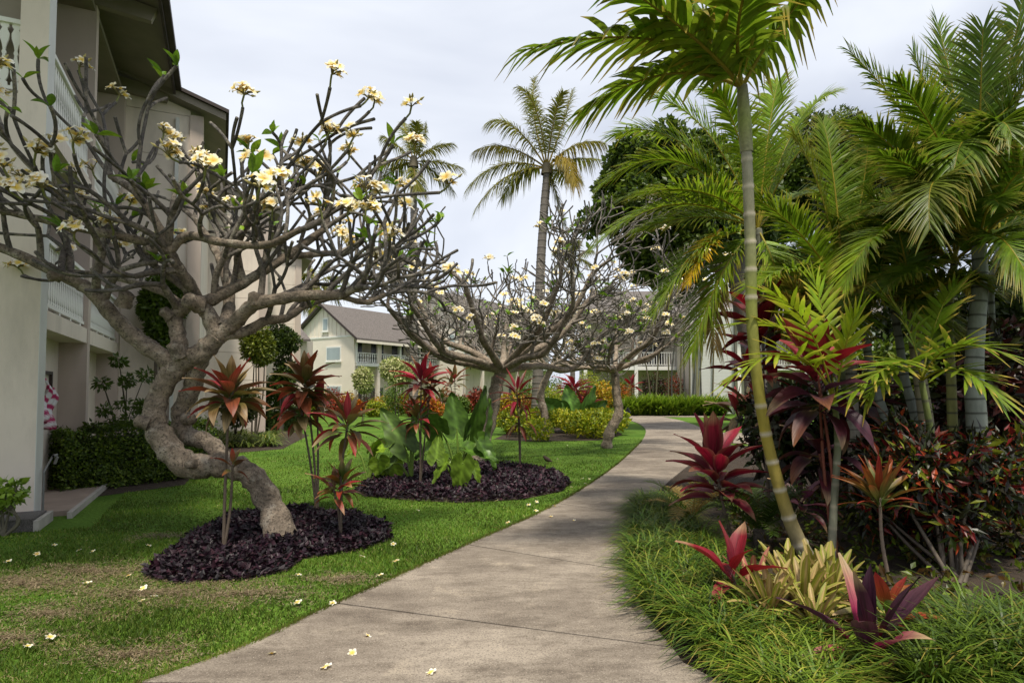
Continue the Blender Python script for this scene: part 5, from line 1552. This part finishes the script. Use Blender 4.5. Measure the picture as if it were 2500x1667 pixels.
# slender palm beside the path
b = G(1985, 1388); D = b.y
tp = [tuple(b), tuple(W(1925, 1260, D)), tuple(W(1868, 1050, D)), tuple(W(1838, 820, D)), tuple(W(1832, 600, D)), tuple(W(1825, 420, D)), tuple(W(1822, 365, D))]
cr = W(1812, 215, D)
def F(c, tpt, dc=0.0, dt=0.0, base=None, DD=None, **kw):
    DD = DD or D
    return (tuple(base or cr), tuple(W(c[0], c[1], DD + dc)), tuple(W(tpt[0], tpt[1], DD + dt)), kw)
P1 = dict(n=30, ll=0.62, lw=0.085, droop=0.55, lift=0.5, col=(0.085, 0.16, 0.02), tipcol=(0.24, 0.18, 0.08), rach=0.024, rcol=(0.16, 0.16, 0.05), start=0.12)
palm('slender ringed palm leaning beside the path with drooping fronds at the top', None, tp, [0.080, 0.060, 0.052, 0.053, 0.054, 0.052, 0.050],
     [F((1660, 30), (1285, 122), -.3, -.7), F((1640, 120), (1425, 270), .1, .2), F((1700, 40), (1580, -160), .3, .5, broken=.1), F((1790, 60), (1740, -170), .5, .9), F((1870, 90), (2010, -60), -.2, -.4, droop=0.9),
      F((1770, 20), (1880, -150), -.6, -1.4), F((1700, 130), (1560, 60), .8, 1.5), F((1720, 90), (1480, -60), -.5, -.9)],
     dict(ring=0.27, colA=np.array([(0.22, 0.20, 0.165), (0.26, 0.20, 0.05), (0.29, 0.23, 0.035), (0.22, 0.21, 0.04), (0.18, 0.20, 0.045), (0.22, 0.21, 0.13), (0.27, 0.25, 0.19)]), colB=(0.42, 0.37, 0.28), bulge=0.13, band=0.09), P1,
     shaft=([W(1823, 372, D), W(1818, 300, D), W(1812, 210, D)], [0.060, 0.066, 0.05], np.array([(0.22, 0.21, 0.12), (0.18, 0.21, 0.06), (0.14, 0.13, 0.08)])))
# feathery palm behind it
D = 9.2
cr = W(1850, 560, D); b = W(1890, 955, D)
fl = [F((1660, 290), (1470, 450), .2, .2), F((1640, 420), (1455, 600), -.2, -.6, ll=0.72), F((1660, 260), (1500, 330), .5, 1.0), F((1740, 260), (1590, 235), .3, .5), F((1800, 250), (1740, 220), -.2, -.4),
      F((1880, 260), (1900, 200), .2, .4), F((1930, 260), (2030, 230), .4, .6), F((1950, 300), (2080, 300), -.1, -.2), F((1700, 560), (1600, 760), -.4, -.6), F((1760, 620), (1690, 860), -.3, -.6), F((1730, 500), (1560, 560), .6, .9),
      F((1960, 420), (2090, 500), .5, .8), F((1900, 640), (1950, 860), -.4, -.7), F((1740, 420), (1530, 480), -.6, -1.0),
      (tuple(W(1760, 560, D)), tuple(W(1720, 590, D - .6)), tuple(W(1680, 690, D - .8)), dict(col=(0.34, 0.27, 0.02), n=26, ll=0.33, rcol=(0.4, 0.3, 0.03), tipcol=(0.35, 0.18, 0.06))),
      (tuple(W(1760, 640, D)), tuple(W(1735, 700, D - .4)), tuple(W(1745, 850, D - .5)), dict(col=(0.20, 0.17, 0.12), n=30, ll=0.35, droop=0.9, rcol=(0.25, 0.2, 0.12)))]
palm('broad feathery palm behind the slender trunk with one yellowed frond', None, [(b.x, b.y, 0), tuple(W(1880, 800, D)), tuple(cr)], [0.10, 0.075, 0.06], fl, dict(ring=0.14, colA=(0.18, 0.18, 0.13)), dict(ARE, ll=0.64, lw=0.032, n=90, col=(0.115, 0.21, 0.02)))
# pale fan in the middle
D = 8.0
cr = W(2060, 720, D); b = W(2085, 955, D)
fl = [F((2010, 420), (1935, 330), .2, .3, col=(0.15, 0.22, 0.03)), F((2040, 400), (2010, 300), .3, .5), F((1960, 540), (1820, 470), -.2, -.3), F((2120, 420), (2120, 330), .2, .2), F((1950, 620), (1830, 700), -.4, -.8), F((2150, 560), (2270, 560), .4, .5),
      F((2130, 520), (2060, 700), -1.3, -1.5, base=W(2230, 570, D - 1), col=(0.17, 0.29, 0.02), ll=0.45), F((2100, 760), (2000, 880), -.6, -.9), F((2200, 700), (2330, 800), -.3, -.5)]
palm('short palm with a pale upright fan and one bright green arching frond', None, [(b.x, b.y, 0), tuple(W(2075, 850, D)), tuple(cr)], [0.09, 0.07, 0.055], fl, dict(ring=0.12), dict(ARE, ll=0.58, n=84, col=(0.085, 0.16, 0.018)))
# tall clump at the right edge
D = 7.0
stems = [((2385, 1045), (2378, 900), (2392, 700), (2390, 600), 0.105, (0.22, 0.24, 0.20)), ((2328, 1104), (2322, 930), (2318, 760), (2330, 640), 0.055, (0.19, 0.19, 0.06)), ((2265, 1075), (2250, 950), (2235, 850), (2228, 740), 0.085, (0.26, 0.23, 0.15)),
         ((2242, 1062), (2210, 930), (2195, 830), (2180, 740), 0.06, (0.19, 0.21, 0.18)), ((2180, 1090), (2138, 950), (2118, 860), (2105, 780), 0.062, (0.20, 0.22, 0.19)), ((2430, 1040), (2425, 850), (2420, 700), (2440, 600), 0.05, (0.18, 0.2, 0.16)), ((2125, 1100), (2085, 1000), (2050, 900), (2025, 820), 0.075, (0.10, 0.11, 0.05))]
crowns = [[(2430, 300, 2510, -60, 0, 0, dict(ll=0.78, lw=0.040)), (2330, 380, 2230, 130, .2, .3, dict(ll=0.66)), (2280, 330, 2075, 125, .2, .4, {}), (2360, 160, 2320, 480, -.8, -1.1, dict(ll=0.62, lw=0.04, droop=0.5)), (2230, 380, 2100, 300, -.3, -.6, {}),
           (2250, 300, 2270, 560, -1.0, -1.3, dict(col=(0.075, 0.12, 0.03))), (2480, 330, 2600, 250, .3, .5, {}), (2470, 460, 2580, 540, -.3, -.5, {}), (2330, 500, 2210, 480, .5, .8, {}), (2440, 520, 2520, 700, -.6, -.9, {}), (2300, 300, 2190, 200, -.4, -.7, {}), (2340, 250, 2290, 60, .4, .6, dict(ll=0.7)), (2390, 260, 2400, 70, -.3, -.5, dict(ll=0.7)), (2450, 280, 2560, 90, -.3, -.5, dict(ll=0.7)), (2420, 200, 2470, 330, -.9, -1.2, {}), (2300, 420, 2160, 380, -.6, -1.0, {}), (2460, 400, 2570, 360, -.5, -.8, {})],
          [(2290, 520, 2180, 420, .2, .3, {}), (2330, 480, 2330, 330, .3, .4, {}), (2250, 640, 2160, 700, -.3, -.5, {}), (2400, 560, 2480, 560, .4, .5, {})],
          [(2200, 560, 2120, 470, .2, .3, {}), (2250, 560, 2260, 430, -.2, -.3, {}), (2160, 700, 2060, 740, -.4, -.6, {}), (2300, 660, 2400, 700, -.4, -.6, {})],
          [(2130, 600, 2040, 540, .2, .3, {}), (2180, 600, 2180, 480, .2, .3, {}), (2240, 700, 2280, 820, -.4, -.6, {})],
          [(2060, 640, 1960, 600, .2, .4, {}), (2110, 620, 2110, 500, .2, .3, {}), (2040, 760, 1960, 860, -.4, -.5, {})],
          [(2440, 420, 2430, 260, .3, .5, {}), (2500, 480, 2600, 420, .2, .3, {}), (2480, 640, 2560, 780, -.4, -.6, {})],
          [(1990, 700, 1900, 640, .3, .4, {}), (2030, 680, 2050, 560, .2, .3, {})]]
labs = ['thickest pale ringed palm stem at the right edge, carrying the highest fronds', 'olive-stemmed palm just left of the thickest pale stem', 'stout palm stem with a peeling yellow sheath', 'grey ringed palm leaning left of the stout sheathed stem',
        'thin grey palm leaning left over the croton bush', 'thin pale palm stem touching the right of the thickest stem', 'thick dark olive palm stem leaning left behind the grey cane']
for k, (s, c) in enumerate(zip(stems, crowns)):
    Dk = 7.0 + 0.25 * k
    D = Dk
    b = W(s[0][0], 955, Dk)
    cr = W(s[3][0], s[3][1], Dk)
    pts = [(b.x + (W(s[0][0], s[0][1], Dk).x - b.x), b.y, 0)] + [tuple(W(p[0], p[1], Dk)) for p in s[:4]]
    fl = [F((q[0], q[1]), (q[2], q[3]), q[4], q[5], **q[6]) for q in c]
    for j in range(5):
        az = random.uniform(0, 2 * PI); el = random.uniform(0.2, 1.25); Lf = random.uniform(0.9, 1.5)
        dv = Vector((math.cos(az) * math.cos(el), math.sin(az) * math.cos(el) * 0.8, math.sin(el)))
        fl.append((tuple(cr), tuple(cr + dv * Lf * 0.55 + Vector((0, 0, 0.2))), tuple(cr + dv * Lf - Vector((0, 0, random.uniform(0.1, 0.5)))), dict(ll=0.42, n=60, col=random.choice([(0.075, 0.15, 0.016), (0.12, 0.20, 0.02), (0.055, 0.115, 0.015), (0.16, 0.17, 0.05)]))))
    palm(labs[k], 'palm clump at the right edge', pts, [s[4] * 1.1, s[4], s[4] * 0.95, s[4] * 0.8, s[4] * 0.7], fl, dict(ring=0.16, colA=s[5], colB=(0.045, 0.045, 0.035), bulge=0.03), dict(ARE, n=86, ll=0.56, lw=0.030, col=(0.070, 0.14, 0.016)))
# cane palm with broad leaflets in front
D = G(2028, 1395).y
b = G(2028, 1395)
BRD = dict(n=13, ll=0.34, lw=0.050, droop=0.12, lift=0.25, rough=0.28, col=(0.15, 0.25, 0.022), tipcol=(0.40, 0.30, 0.15), rach=0.012, rcol=(0.18, 0.22, 0.04), ang0=58, ang1=20, start=0.25, endl=0.9)
cr = W(2038, 985, D)
palm('light green cane palm with broad split leaflets in front of the red ti plants', None, [tuple(b), tuple(W(2035, 1250, D)), tuple(W(2045, 1080, D)), tuple(cr)], [0.040, 0.036, 0.032, 0.026],
     [F((1960, 780), (1790, 920), -.2, -.4), F((1960, 760), (1800, 790), .1, .2), F((1990, 760), (1890, 720), -.3, -.5), F((2020, 780), (1990, 690), .2, .3), F((2060, 830), (2090, 770), -.2, -.3)],
     dict(ring=0.2, colA=np.array([(0.16, 0.15, 0.11), (0.17, 0.17, 0.12), (0.12, 0.13, 0.08), (0.14, 0.18, 0.05)]), colB=(0.24, 0.22, 0.16), bulge=0.04), BRD)
D = 6.3
cr = W(2250, 930, D); b = W(2290, 955, D)
palm('low palm with wide shining leaflets in front of the ringed stems', None, [(b.x, b.y, 0), tuple(W(2275, 1080, D)), tuple(cr)], [0.04, 0.034, 0.028],
     [F((2300, 800), (2440, 860), -.4, -.8), F((2240, 820), (2080, 960), -.4, -.8), F((2230, 780), (2160, 730), .1, .2), F((2280, 760), (2330, 700), .1, .2), F((2200, 860), (2120, 960), -.3, -.5), F((2330, 860), (2430, 960), -.5, -.9)],
     dict(ring=0.2, colA=(0.14, 0.17, 0.05)), dict(BRD, ll=0.38, lw=0.048, n=18, col=(0.085, 0.16, 0.02)))

# ================================================================== DARK THICKET BEHIND THE BED
def thicket(label, px0, px1, pyt, D, n, cols, size=0.16, k=14, lowpx=1100, group=None):
    bl = []
    for i in range(k):
        x = random.uniform(px0, px1); y = random.uniform(pyt, lowpx)
        c = W(x, y, D + random.uniform(-0.4, 0.8)); r = random.uniform(0.35, 0.65)
        bl.append((tuple(c), r, r * 0.8, r))
    b = W((px0 + px1) / 2, 955, D)
    return shrub('shrub_thicket', label, 'shrub', (b.x, b.y), bl, n, size, cols, group, stems=9, stemr=0.03)
DK = [(0.022, 0.042, 0.010), (0.030, 0.055, 0.012), (0.015, 0.030, 0.009), (0.040, 0.065, 0.014)]
DR = [(0.035, 0.010, 0.014), (0.022, 0.030, 0.010), (0.05, 0.012, 0.016), (0.016, 0.014, 0.010)]
thicket('dark green thicket closing off the right edge behind the pale stems', 2330, 2760, 640, 9.6, 15000, DK, k=44)
thicket('dark reddish thicket at the right edge under the palm fronds', 2360, 2700, 860, 8.4, 9000, DR, k=26, lowpx=1150)
thicket('green thicket between the leaning ringed stems', 2120, 2400, 880, 10.5, 9000, [(0.06, 0.11, 0.016), (0.10, 0.16, 0.02), (0.035, 0.07, 0.012)], k=22)
thicket('dark shrubs behind the slender palm trunk', 1890, 2150, 980, 9.5, 4500, DK + DR, k=12, lowpx=1100)
thicket('high dark foliage behind the feathery palm fronds', 2050, 2600, 350, 12.5, 16000, DK, k=44, lowpx=900, size=0.2)

# ================================================================== TI PLANTS OF THE RIGHT BED
ti_plant('big crimson ti plant overhanging the path edge at mid right', (1795, 1345), [(1742, 1120, 0.58, 30, dict(elev=(86, 0), vert=0.75, axis=(-0.15, 0, 1)))], 'crimson', stemr=0.016, lib=BROAD)
ti_plant('scarlet ti plant with dark lower leaves right of the slender trunk', (2042, 1392), [(1995, 905, 0.60, 14, dict(elev=(85, 20), vert=0.2, pal='bright')), (2000, 955, 0.62, 16, dict(elev=(40, -30), vert=0.3, pal='dark')), (2000, 1105, 0.55, 12, dict(elev=(40, -20), pal='dark', dD=.3))], 'crimson', stemcol=(0.16, 0.05, 0.03), lib=BROAD)
ti_plant('bright red ti plant showing behind the slender trunk at balcony height', (1880, 1250), [(1862, 790, 0.75, 14, dict(elev=(80, 0))), (1830, 900, 0.6, 14, dict(elev=(60, -10))), (1850, 850, 0.7, 10, dict(dD=.3))], 'bright', lib=BROAD)
ti_plant('dull red ti plant high among the fronds right of the cane palm', (2060, 1200), [(2020, 745, 0.8, 12, dict(elev=(70, -10)))], 'crimson')
ti_plant('olive and tan ti plant behind the crimson one', (1880, 1180), [(1830, 990, 0.9, 16, dict(elev=(60, -20))), (1800, 1010, 0.7, 12, {})], 'redgreen')
ti_plant('dark purple ti plant hidden between cane palm and croton', (2110, 1250), [(2090, 960, 0.75, 16, dict(elev=(60, -40)))], 'dark')
ti_plant('spiky orange-green ti plant on a bare stem before the croton bush', (2172, 1425), [(2148, 1215, 0.42, 34, dict(elev=(85, 22), vert=0.25))], 'orange', lib=SLIM, stemcol=(0.20, 0.15, 0.11))
ti_plant('small vivid red ti plant above the path-side grass', (1825, 1510), [(1788, 1400, 0.44, 7, dict(elev=(76, 18), vert=0.2, az0=2.2))], 'bright', stemr=0.010, lib=BROAD)
ti_plant('purple and magenta ti plant at the bottom edge of the picture', (2130, 1645), [(2125, 1600, 0.62, 11, dict(elev=(88, 22), vert=0.10))], 'purple', stemr=0.012)
ti_plant('mottled yellow and orange broad-leaved plant behind the purple ti', (2165, 1585), [(2165, 1500, 0.36, 10, dict(elev=(75, 5)))], 'orange', stemr=0.010, lib=BROAD)
ti_plant('dusky ti plant at ground level right of the slender trunk', (1930, 1320), [(1960, 1215, 0.5, 12, dict(elev=(60, -10)))], 'dark')

# ================================================================== BROMELIADS
def brom_mesh(cols, edge): return [ti_leaf_mesh('leaf', a, cols[i % len(cols)], W_=0.062, wav=0.02, pet=0.0, edge=edge, mat_='ti', strap=True, stripe=(0.42, 0.30, 0.14)) for i, a in enumerate((0.2, 0.6, 0.9))]
BY = [brom_mesh([((0.18, 0.16, 0.03), (0.34, 0.31, 0.05), (0.26, 0.27, 0.03))], (0.17, 0.21, 0.025)), brom_mesh([((0.26, 0.11, 0.07), (0.38, 0.22, 0.13), (0.34, 0.27, 0.09))], (0.24, 0.22, 0.05)), brom_mesh([((0.14, 0.17, 0.025), (0.25, 0.27, 0.04), (0.32, 0.28, 0.05))], (0.24, 0.25, 0.035))]
BP = [brom_mesh([((0.26, 0.08, 0.06), (0.50, 0.13, 0.15), (0.46, 0.10, 0.10))], (0.20, 0.14, 0.06))]
def bromeliad(label, px, py, size, n, sets, group):
    b = G(px, py)
    t = thing('bromeliad', (b.x, b.y, 0), label, 'bromeliad', group)
    g = random.random() * 6
    for i in range(n):
        f = i / (n - 1)
        el = 78 - 74 * f + random.uniform(-8, 8)
        st = random.choice(sets)
        piece('leaf', st[0 if el > 60 else (1 if el > 38 else 2)], t, (b.x, b.y, 0.06 + 0.03 * (1 - f)), (0, -R(el), g + i * 2.4), size * random.uniform(0.85, 1.12))
for (lab, x, y, s) in (('yellow bromeliad rosette at the front left of its group', 1880, 1545, 0.34), ('yellow bromeliad rosette in the middle of the group', 1965, 1530, 0.36), ('yellow bromeliad rosette at the right end of the group', 2030, 1510, 0.36),
                       ('yellow bromeliad rosette at the back of the group by the slender trunk', 1925, 1485, 0.34), ('pinkish yellow bromeliad lowest in the group', 1990, 1580, 0.28), ('yellow bromeliad half hidden at the back right of the group', 1990, 1478, 0.34)):
    bromeliad(lab, x, y, s * 1.25, 46, BY, 'yellow bromeliads under the slender palm')
bromeliad('pink bromeliad with upright striped leaves behind the small red ti plant', 1840, 1490, 0.46, 13, BP, None)

# ================================================================== CROTON BUSH, UNDERGROWTH, CYCADS
bl = []
for i in range(38):
    c = W(random.uniform(2120, 2560), random.uniform(1060, 1330), random.uniform(5.6, 7.0)); r = random.uniform(0.15, 0.27)
    bl.append((tuple(c), r, r, r))
b = G(2330, 1420)
shrub('croton_bush', 'large dark croton bush with red and green leaves at right', 'shrub', (b.x, b.y), bl, 8500, 0.135, [(0.020, 0.034, 0.010), (0.05, 0.09, 0.014), (0.14, 0.012, 0.018), (0.014, 0.011, 0.009), (0.26, 0.05, 0.025), (0.016, 0.022, 0.009), (0.16, 0.20, 0.02), (0.016, 0.013, 0.009), (0.020, 0.026, 0.010), (0.012, 0.012, 0.008)],
      stems=12, stemr=0.022, shell=0.4, tv=LEAF_V * np.array([1, 0.62, 1]), mat_='waxy')
q = np.concatenate([fill_poly([(1.9, 3.0), (5.5, 3.0), (7.5, 8.0), (6.5, 12), (3.2, 9.5), (2.4, 6.0)], 260)])
bl = [((x, y, 0.05 + 0.10 * random.random()), .24, .24, .13) for x, y in q]
mb = MB(); leaf_mass(mb, 9000, bl, 0.085, [(0.05, 0.09, 0.014), (0.09, 0.14, 0.02), (0.03, 0.05, 0.012), (0.07, 0.06, 0.02), (0.06, 0.035, 0.018)], shell=0.2, minz=0.01)
tag(mb.build('undergrowth', M['leaf']), 'low leafy undergrowth covering the soil of the right bed', 'undergrowth', kind='stuff')
def cycad(label, px, py, hpx, n, L, col, group, dry=0.0):
    b = G(px, py); t = thing('cycad', (b.x, b.y, 0), label, 'cycad', group)
    c = b + Vector((0, 0, hpx))
    mb = MB(); tube(mb, [tuple(b), tuple(c)], [0.09, 0.08], 9, (0.08, 0.065, 0.05), jit=0.2); mb.build('trunk', M['bark'], t)
    for i in range(n):
        az = i * 2.4 + random.random() * 0.5; el = random.uniform(0.15, 1.0)
        d = Vector((math.cos(az) * math.cos(el), math.sin(az) * math.cos(el), math.sin(el)))
        kk = col if random.random() > dry else (0.28, 0.23, 0.15)
        mb = MB(); frond_mesh(mb, tuple(c), tuple(c + d * L * 0.6 + Vector((0, 0, L * 0.15))), tuple(c + d * L - Vector((0, 0, 0.25 * L * (1 - el * 0.6)))), n=30, ll=0.16, lw=0.013, droop=0.1, lift=0.4, col=kk, start=0.12, ang0=70, ang1=45, rach=0.007, rcol=kk)
        mb.build('frond', M['palm'], t, True)
cycad('dark green cycad below the big crimson ti plant', 1860, 1345, 0.22, 16, 0.75, (0.030, 0.065, 0.014), None)
cycad('fine-leaved cycad with some dry fronds at the edge of the path grass', 1690, 1290, 0.15, 15, 0.75, (0.06, 0.11, 0.02), None, 0.35)

# ================================================================== PATH-SIDE GRASS
t = thing('border_grass', tuple(G(1650, 1500)), 'long arching green border grass spilling over the right side of the path', 'grass')
gp = px_poly([(1560, 1245), (1545, 1330), (1555, 1420), (1600, 1500), (1680, 1580), (1790, 1640), (1960, 1640), (1860, 1560), (1800, 1510), (1790, 1440), (1740, 1360), (1680, 1290), (1640, 1240)])
q = fill_poly(gp, 230); cs = np.column_stack([q, np.full(len(q), 0.01)])
mb = MB(); strap_clump(mb, cs, 58, 0.46, 0.0125, [(0.062, 0.14, 0.024), (0.095, 0.185, 0.028), (0.036, 0.085, 0.017), (0.15, 0.22, 0.04)], arch=0.92, lift=1.32, tan=0.16, wob=0.28)
o = mb.build('blades', M['leaf'], t, True); o['kind'] = 'stuff'
t = thing('border_grass', tuple(G(1900, 1640)), 'bright arching grass along the bottom edge under the bromeliads', 'grass')
gp2 = px_poly([(1790, 1650), (1850, 1600), (1960, 1600), (2040, 1600), (2060, 1650), (2060, 1780), (1900, 1780)])
q = fill_poly(gp2, 110); cs = np.column_stack([q, np.full(len(q), 0.01)])
mb = MB(); strap_clump(mb, cs, 44, 0.36, 0.012, [(0.085, 0.15, 0.025), (0.12, 0.19, 0.03), (0.05, 0.105, 0.02)], arch=0.9, lift=1.32, tan=0.16, wob=0.28)
mb.build('blades', M['leaf'], t, True)['kind'] = 'stuff'
t = thing('border_grass', tuple(G(2330, 1640)), 'spreading green grass tuft in the bottom right corner', 'grass')
gp3 = px_poly([(2300, 1640), (2350, 1580), (2520, 1570), (2620, 1640), (2600, 1740), (2240, 1740)])
q = fill_poly(gp3, 70); cs = np.column_stack([q, np.full(len(q), 0.01)])
mb = MB(); strap_clump(mb, cs, 50, 0.58, 0.0135, [(0.065, 0.125, 0.02), (0.09, 0.155, 0.025), (0.04, 0.085, 0.016)], arch=0.85, lift=1.32, tan=0.08, wob=0.28)
mb.build('blades', M['leaf'], t, True)['kind'] = 'stuff'

# ================================================================== LAWN BLADES AND FALLEN FLOWERS
patch = [(G(60, 1425), .62), (G(230, 1395), .5), (G(370, 1450), .62), (G(600, 1450), .42), (G(840, 1415), .30), (G(330, 1600), .35), (G(120, 1500), .3), (G(400, 1310), .25), (G(20, 1560), .3)]
def lawn_blades(n, d0, d1, h, w):
    D = d0 * (d1 / d0) ** rng.random(n)
    x = (rng.random(n) * 2 - 1) * 0.86 * D
    q = np.column_stack([x, D])
    ok = ~pip(q, pathpoly) & ~pip(q, bed_poly) & ~pip(q, BED1) & ~pip(q, BED2) & ~pip(q, BED3) & ~pip(q, hp)
    s = (q[:, 0] - LO.x) * ndir.x + (q[:, 1] - LO.y) * ndir.y
    l = (q[:, 0] - LO.x) * bdir.x + (q[:, 1] - LO.y) * bdir.y
    ok &= ~((s < 0.74) & (l > -0.68) & (l < 3.2)) & ~((s < 0.02) & (l > -0.7))
    ok &= rng.random(n) > np.clip((D - 9) / 15, 0, 1)
    q = q[ok]; D = D[ok]; m = len(q)
    az = rng.random(m) * 2 * PI
    hh = h * (0.5 + 0.8 * rng.random(m)) * (1 + 0.5 * np.sin(q[:, 0] * 2.1 + 1) * np.sin(q[:, 1] * 1.7))
    ww = w * (0.7 + 0.6 * rng.random(m)) * (D / 4.0) ** 0.55
    lean = rng.normal(size=(m, 2)) * 0.5
    sx = np.column_stack([np.cos(az) * ww, np.sin(az) * ww])
    z0 = np.zeros(m)
    V = np.zeros((m, 3, 3))
    V[:, 0, :2] = q - sx; V[:, 1, :2] = q + sx; V[:, 2, :2] = q + lean * hh[:, None]; V[:, 2, 2] = hh
    g = np.stack([(0.085, 0.155, 0.016), (0.120, 0.195, 0.022), (0.062, 0.125, 0.014), (0.155, 0.205, 0.035)])
    lump = 0.82 + 0.26 * np.sin(q[:, 0] * 1.3 + 2 * np.sin(q[:, 1] * 0.9)) * np.sin(q[:, 1] * 2.3 + np.sin(q[:, 0] * 1.9))
    cc = g[rng.integers(0, 4, m)] * (0.75 + 0.5 * rng.random((m, 1))) * lump[:, None]
    dry = np.zeros(m)
    for c, r in patch:
        dd = np.linalg.norm((q - np.array([c.x, c.y])) * np.array([0.6, 1.3]), axis=1) + 0.12 * np.sin(q[:, 0] * 9) + 0.1 * np.sin(q[:, 1] * 13 + q[:, 0] * 4)
        dry = np.maximum(dry, np.clip(1.3 - dd / r, 0, 1))
    k = (rng.random(m) < 0.07 + dry * 0.6)[:, None]
    tan_ = np.array((0.30, 0.235, 0.13)) * (0.6 + 0.6 * rng.random((m, 1)))
    cc = np.where(k, tan_, cc)
    V[:, 2, 2] *= np.where(k[:, 0], 0.45, 1.0)
    C = np.repeat(cc[:, None, :], 3, axis=1)
    Fc = np.arange(m * 3).reshape(-1, 3)
    mb = MB(); mb.add(V.reshape(-1, 3), Fc, C.reshape(-1, 3))
    return mb.build('lawn_grass', M['grass'])
tag(lawn_blades(400000, 3.3, 24.0, 0.032, 0.0042), 'short green turf of the near lawn with dry straw patches', 'grass', kind='stuff')

# dry thatch in the worn patches
pts = []
for c, r in patch:
    k = int(1500 * r * r / 0.16)
    a_ = rng.random(k) * 6.283; rr = r * rng.random(k) ** 0.9 * 1.15 * (0.75 + 0.45 * np.sin(a_ * 3 + c.x) * np.sin(a_ * 5))
    pts.append(np.column_stack([c.x + np.cos(a_) * rr * 1.9, c.y + np.sin(a_) * rr * 0.8]))
q = np.concatenate(pts)
q = q[~pip(q, pathpoly) & ~pip(q, BED1)]
m = len(q); az = rng.random(m) * 6.283; ln = 0.02 + 0.04 * rng.random(m)
V = np.zeros((m, 3, 3)); d_ = np.column_stack([np.cos(az), np.sin(az)]); n_ = np.column_stack([-np.sin(az), np.cos(az)])
V[:, 0, :2] = q - n_ * 0.004; V[:, 1, :2] = q + n_ * 0.004; V[:, 2, :2] = q + d_ * ln[:, None]
V[:, :2, 2] = (0.012 + 0.014 * rng.random(m))[:, None]; V[:, 2, 2] = 0.008 + 0.024 * rng.random(m)
cc = np.stack([(0.32, 0.25, 0.15), (0.24, 0.18, 0.10), (0.40, 0.32, 0.20), (0.16, 0.115, 0.07)])[rng.integers(0, 4, m)] * (0.75 + 0.4 * rng.random((m, 1)))
mb = MB(); mb.add(V.reshape(-1, 3), np.arange(m * 3).reshape(-1, 3), np.repeat(cc, 3, axis=0))
tag(mb.build('dry_thatch', M['petal']), 'dry straw-coloured thatch in the worn patches of the near lawn', 'thatch', kind='stuff')

fall = [(133, 1330), (90, 1355), (20, 1372), (193, 1345), (225, 1346), (362, 1333), (395, 1367), (312, 1405), (212, 1425), (348, 1436), (345, 1470), (375, 1458), (68, 1580), (122, 1558), (725, 1470), (812, 1475), (728, 1405), (928, 1406), (966, 1373), (960, 1328),
        (885, 1360), (664, 1597), (897, 1552), (1052, 1643), (860, 1595), (795, 1630), (1020, 1247), (1240, 1278), (1308, 1246), (1290, 1232), (1310, 1226), (1355, 1235), (1395, 1190), (1420, 1168), (1438, 1170), (1212, 1224), (1362, 1120), (1385, 1088), (1400, 1270), (1345, 1262), (1450, 1195), (1430, 1182)]
ORD = ['first', 'second', 'third', 'fourth', 'fifth', 'sixth', 'seventh', 'eighth', 'ninth', 'tenth', 'eleventh', 'twelfth', 'thirteenth', 'fourteenth', 'fifteenth', 'sixteenth']
def zone(x, y):
    b = G(x, y)
    if pip(np.array([[b.x, b.y]]), pathpoly)[0]: return 'on the concrete path'
    if x < 300 and y < 1400: return 'on the lawn near the pier foot'
    if x < 300: return 'on the lawn in the lower left corner'
    if x < 600: return 'on the lawn left of the near purple bed'
    if x < 1100: return 'on the lawn between near purple bed and path'
    if y > 1215: return 'on the lawn strip below the oval bed'
    return 'on the lawn right of the oval bed'
zs = {}
for (x, y) in sorted(fall): zs.setdefault(zone(x, y), []).append((x, y))
for (x, y) in fall:
    z = zone(x, y)
    b = G(x, y, 0.03); onp = 'path' in z and 'concrete' in z
    o = piece('fallen_flower', FL[2] if random.random() < 0.3 else FL[0], None, (b.x, b.y, 0.035 if onp else 0.04), (random.uniform(-.5, .5) + (PI if random.random() < .3 else 0), random.uniform(-.4, .4), random.random() * 6), random.uniform(0.5, 0.8))
    tag(o, 'fallen pale blossom %s, %s from the left' % (z, ORD[zs[z].index((x, y))]), 'flower', 'fallen plumeria blossoms')
# ragged turf fringe along the left edge of the path
m = 9000
k = rng.random(m) * (NS * 6) + NS * 1.6
i0 = k.astype(int); fr_ = (k - i0)[:, None]
q = eL[i0] * (1 - fr_) + eL[i0 + 1] * fr_
inw = (eR[i0] - eL[i0]); inw /= np.linalg.norm(inw, axis=1)[:, None]
q = q - inw * (0.05 * rng.random((m, 1)) - 0.012)
az = rng.random(m) * 6.28; ww = 0.006 * (q[:, 1] / 4) ** 0.5; hh = 0.03 + 0.035 * rng.random(m)
V = np.zeros((m, 3, 3)); sx = np.column_stack([np.cos(az) * ww, np.sin(az) * ww])
V[:, 0, :2] = q[:, :2] - sx; V[:, 1, :2] = q[:, :2] + sx; V[:, 2] = q + inw * (0.05 * rng.random((m, 1))); V[:, 2, 2] = hh
cc = np.stack([(0.09, 0.15, 0.018), (0.13, 0.18, 0.025), (0.18, 0.16, 0.06)])[rng.integers(0, 3, m)] * (0.7 + 0.5 * rng.random((m, 1)))
mb = MB(); mb.add(V.reshape(-1, 3), np.arange(m * 3).reshape(-1, 3), np.repeat(cc, 3, axis=0))
tag(mb.build('lawn_fringe', M['grass']), 'ragged grass fringe along the left edge of the path', 'grass', kind='stuff')
